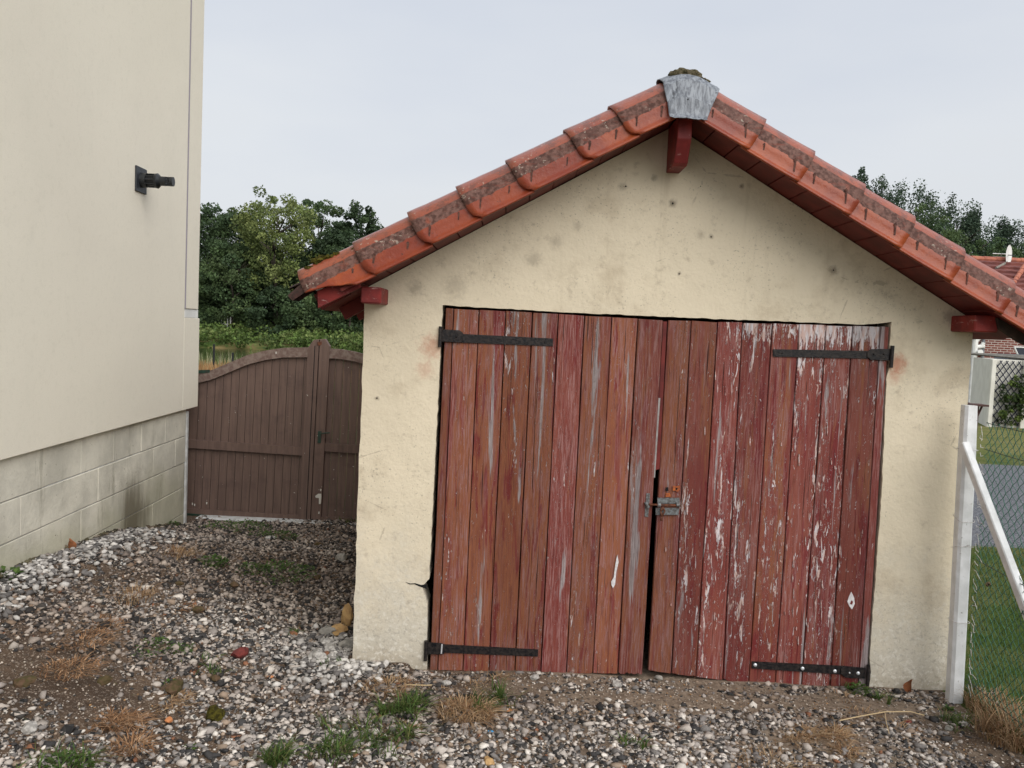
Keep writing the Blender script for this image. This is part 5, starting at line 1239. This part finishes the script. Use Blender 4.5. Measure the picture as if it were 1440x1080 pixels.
for k in range(7):
    p0 = Vector(h0).lerp(Vector(h1), k / 7); p1 = Vector(h0).lerp(Vector(h1), (k + 1.1) / 7); cyl('hip_tile', p0, p1, .10, M['ridge_far'], bh, 8, .085)
v0 = atY(1401, 377, BY + 3.2); v1 = atY(1416, 369, BY + 4.2); cyl('valley', v0, v1, .05, M['fibro'], bh, 6)
cyl('downpipe', (atY(1383, 480, BY - .1).x, BY - .1, 0), (atY(1383, 480, BY - .1).x, BY - .1, eav.z), .055, simple('grey_pipe', (.16, .17, .19), None, 9, .6, 0), bh, 8)
wp0 = atY(1369, 508, BY - .15); wp1 = atY(1369, 467, BY - .15)
cyl('white_pipe', (wp0.x, BY - .15, 0), (wp0.x, BY - .15, wp1.z), .10, M['white_pvc'], bh, 10)
for (pa, pb_) in (((1369, 488), (1384, 487)), ((1369, 496), (1379, 495)), ((1372, 480), (1377, 476)), ((1380, 487), (1383, 482))):
    a_ = atY(*pa, BY - .15); b_ = atY(*pb_, BY - .15); cyl('pipe_branch', a_, b_, .07, M['white_pvc'], bh, 8)
cyl('pipe_cap', atY(1376, 495.5, BY - .2), atY(1379, 495.2, BY - .35), .10, M['white_pvc'], bh, 10)
box('hopper', (atY(1366, 470, BY - .2).x, BY - .35, atY(1366, 474, BY - .2).z), (atY(1373, 470, BY - .2).x, BY - .02, atY(1366, 466, BY - .2).z), M['white_pvc'], bh)
# dish and aerial
dq = atY(1416, 359, BY + 4.4); dish = empty('satellite_dish', (dq.x, BY + 4.4, ridge.z), 'white satellite dish on the brick house ridge', 'satellite dish')
bm = bmesh.new(); rr = []
for i in range(5):
    r_ = .30 * i / 4; rr.append([bm.verts.new((dq.x + .62 * r_ * math.cos(t), BY + 4.3 - .5 * (r_ * r_) + .35 * r_ * math.cos(t), dq.z + 1.25 * r_ * math.sin(t) * 1.1)) for t in np.linspace(0, 2 * math.pi, 17)[:-1]])
for a_, b_ in zip(rr, rr[1:]):
    for i in range(16):
        try: bm.faces.new((a_[i], a_[(i + 1) % 16], b_[(i + 1) % 16], b_[i]))
        except ValueError: pass
world_child(link('reflector', bm_mesh('reflector', bm, True), M['white_pvc']), dish)
cyl('arm', (dq.x, BY + 4.3, dq.z), (dq.x + .05, BY + 3.9, dq.z - .05), .02, M['dark_plastic'], dish, 6); cyl('mast', (dq.x, BY + 4.42, ridge.z - .1), (dq.x, BY + 4.42, dq.z), .03, M['dark_plastic'], dish, 6)
aq = atY(1408, 357, BY + 4.6); aer = empty('aerial', (aq.x, BY + 4.6, ridge.z), 'horizontal bar aerial left of the satellite dish', 'aerial')
cyl('boom', (aq.x - .35, BY + 4.6, aq.z), (aq.x + .2, BY + 4.6, aq.z), .02, M['white_pvc'], aer, 6); cyl('boom', (aq.x - .35, BY + 4.6, aq.z - .12), (aq.x + .2, BY + 4.6, aq.z - .12), .02, M['fibro'], aer, 6); cyl('mast', (aq.x, BY + 4.6, ridge.z - .1), (aq.x, BY + 4.6, aq.z + .02), .02, M['fibro'], aer, 6)
# shed with lattice
SY = 21.2
s0 = atY(1395, 600, SY); s1 = atY(1440, 600, SY); ztp = atY(1420, 506, SY).z
shed = empty('garden_shed', (s0.x, SY, 0), 'white panelled garden shed with a corrugated roof and dark lattice front', 'shed')
sl0 = atY(1364, 592, SY + 2.5)
bm = bmesh.new(); Q = [(s0.x - .12, SY), (s0.x + 3.5, SY), (s0.x + 3.5, SY + 2.5), (sl0.x, SY + 2.5)]
A_ = [bm.verts.new((p[0], p[1] + .06, -.1)) for p in Q]; B_ = [bm.verts.new((p[0], p[1] + .06, ztp)) for p in Q]
bm.faces.new(A_); bm.faces.new(list(reversed(B_)))
for i in range(4): bm.faces.new((A_[i], A_[(i + 1) % 4], B_[(i + 1) % 4], B_[i]))
world_child(link('wall', bm_mesh('wall', bm), M['shed']), shed)
for xx in (s0.x - .09, s0.x + .72, s0.x + 2.0): box('corner_post', (xx - .055, SY - .05, -.1), (xx + .055, SY + .05, ztp), M['shed'], shed, .01)
bm = bmesh.new(); prev = None
for j in range(61):
    xx = sl0.x - .1 + (s0.x + 3.7 - sl0.x) * j / 60; wv = .04 * math.sin(j * 1.05 * 2); a_ = bm.verts.new((xx, SY - .2, ztp + .045 + wv)); b_ = bm.verts.new((xx, SY + 2.7, ztp + .10 + wv)); c_ = bm.verts.new((xx, SY - .2, ztp + .03 + wv)); 
    if prev: bm.faces.new((prev[0], a_, b_, prev[1])); bm.faces.new((prev[2], c_, a_, prev[0]))
    prev = (a_, b_, c_)
world_child(link('roof', bm_mesh('roof', bm), M['fibro']), shed)
lx0, lx1 = s0.x + .0, s0.x + .66; lz0, lz1 = .05, ztp - .03; W_ = lx1 - lx0; H_ = lz1 - lz0; sp_ = .205
def slat(x0_, z0_, x1_, z1_, y_):
    d = Vector((x1_ - x0_, z1_ - z0_)).normalized(); nn = Vector((-d.y, d.x)) * .011
    prism('slat', [(x0_ + nn.x, z0_ + nn.y), (x1_ + nn.x, z1_ + nn.y), (x1_ - nn.x, z1_ - nn.y), (x0_ - nn.x, z0_ - nn.y)], y_, y_ + .01, M['trellis'], shed)
k = -int(W_ / sp_) - 6
sl_ = 1.35
for k in range(-8, 16):
    c_ = lz0 + k * sp_ * 1.0        # rising line z = c_ + sl_*(x-lx0)
    xa_, xb_ = max(lx0, lx0 + (lz0 - c_) / sl_), min(lx1, lx0 + (lz1 - c_) / sl_)
    if xb_ - xa_ > .03: slat(xa_, c_ + sl_ * (xa_ - lx0), xb_, c_ + sl_ * (xb_ - lx0), SY + .0); slat(lx1 - (xa_ - lx0), c_ + sl_ * (xa_ - lx0), lx1 - (xb_ - lx0), c_ + sl_ * (xb_ - lx0), SY + .012)
g = np.random.default_rng(9); n = 46; cs = np.c_[g.uniform(lx0 + .12, lx1 + .1, n), g.uniform(SY - .18, SY - .06, n), g.uniform(.1, 1.3, n)]
setp(link('climbing_plant', clump_mesh('climbing_plant', cs, g.uniform(.07, .14, n), 40, .05, [(.05, .085, .02), (.03, .05, .015), (.10, .14, .035)], 10), M['leaf']), 'green climbing plant on the dark lattice of the shed', 'climber')
# solar panel and dark skylight behind the shed roof, brown bracket
so = atY(1424, 502, SY + 4); sp2 = empty('solar_panel', (so.x, SY + 4, 1.6), 'blue grey solar panel with a white frame behind the shed roof', 'solar panel')
pa = [atY(*p, SY + 4) for p in ((1426, 488), (1450, 489), (1452, 506), (1434, 505))]
prism('panel_glass', [(p.x, p.z) for p in pa], SY + 4, SY + 4.03, M['glass_dark'], sp2); fr_ = [Vector((p.x, SY + 3.99, p.z)) for p in pa]
for a_, b_ in zip(fr_, fr_[1:] + fr_[:1]): cyl('panel_frame', a_, b_, .022, M['white_pvc'], sp2, 6)
cyl('leg', (pa[3].x + .05, SY + 4.05, 0), (pa[3].x + .05, SY + 4.05, pa[3].z), .03, M['fibro'], sp2, 6); cyl('leg', (pa[2].x - .05, SY + 4.05, 0), (pa[2].x - .05, SY + 4.05, pa[2].z), .03, M['fibro'], sp2, 6)
ok_ = [atY(*p, SY + 3.5) for p in ((1402, 497), (1430, 498), (1432, 506), (1396, 506))]
setp(prism('roof_hatch', [(p.x, p.z) for p in ok_], SY + 2.8, SY + 3.5, simple('dark_grey_cover', (.10, .11, .13), None, 9, .6, 0)), 'dark grey cover rising behind the shed roof', 'cover')
bq = atY(1370, 600, 18.6); br = empty('garden_bracket', (bq.x, 18.6, 0), 'dark brown wooden frame with a flat top beside the shed wall', 'wooden frame')
brn = simple('dark_brown_wood', (.07, .035, .03), None, 9, .8, 0); tz = atY(1372, 568, 18.6).z; xl_, xr_ = atY(1360, 568, 18.6).x, atY(1384, 568, 18.6).x
box('top', (xl_, 18.4, tz - .04), (xr_, 18.8, tz), brn, br); box('leg', (xl_ + .18, 18.55, 0), (xl_ + .24, 18.65, tz - .04), brn, br)
cyl('strut', (xr_ - .04, 18.6, tz - .04), (xl_ + .21, 18.6, tz - .35), .022, brn, br, 6)
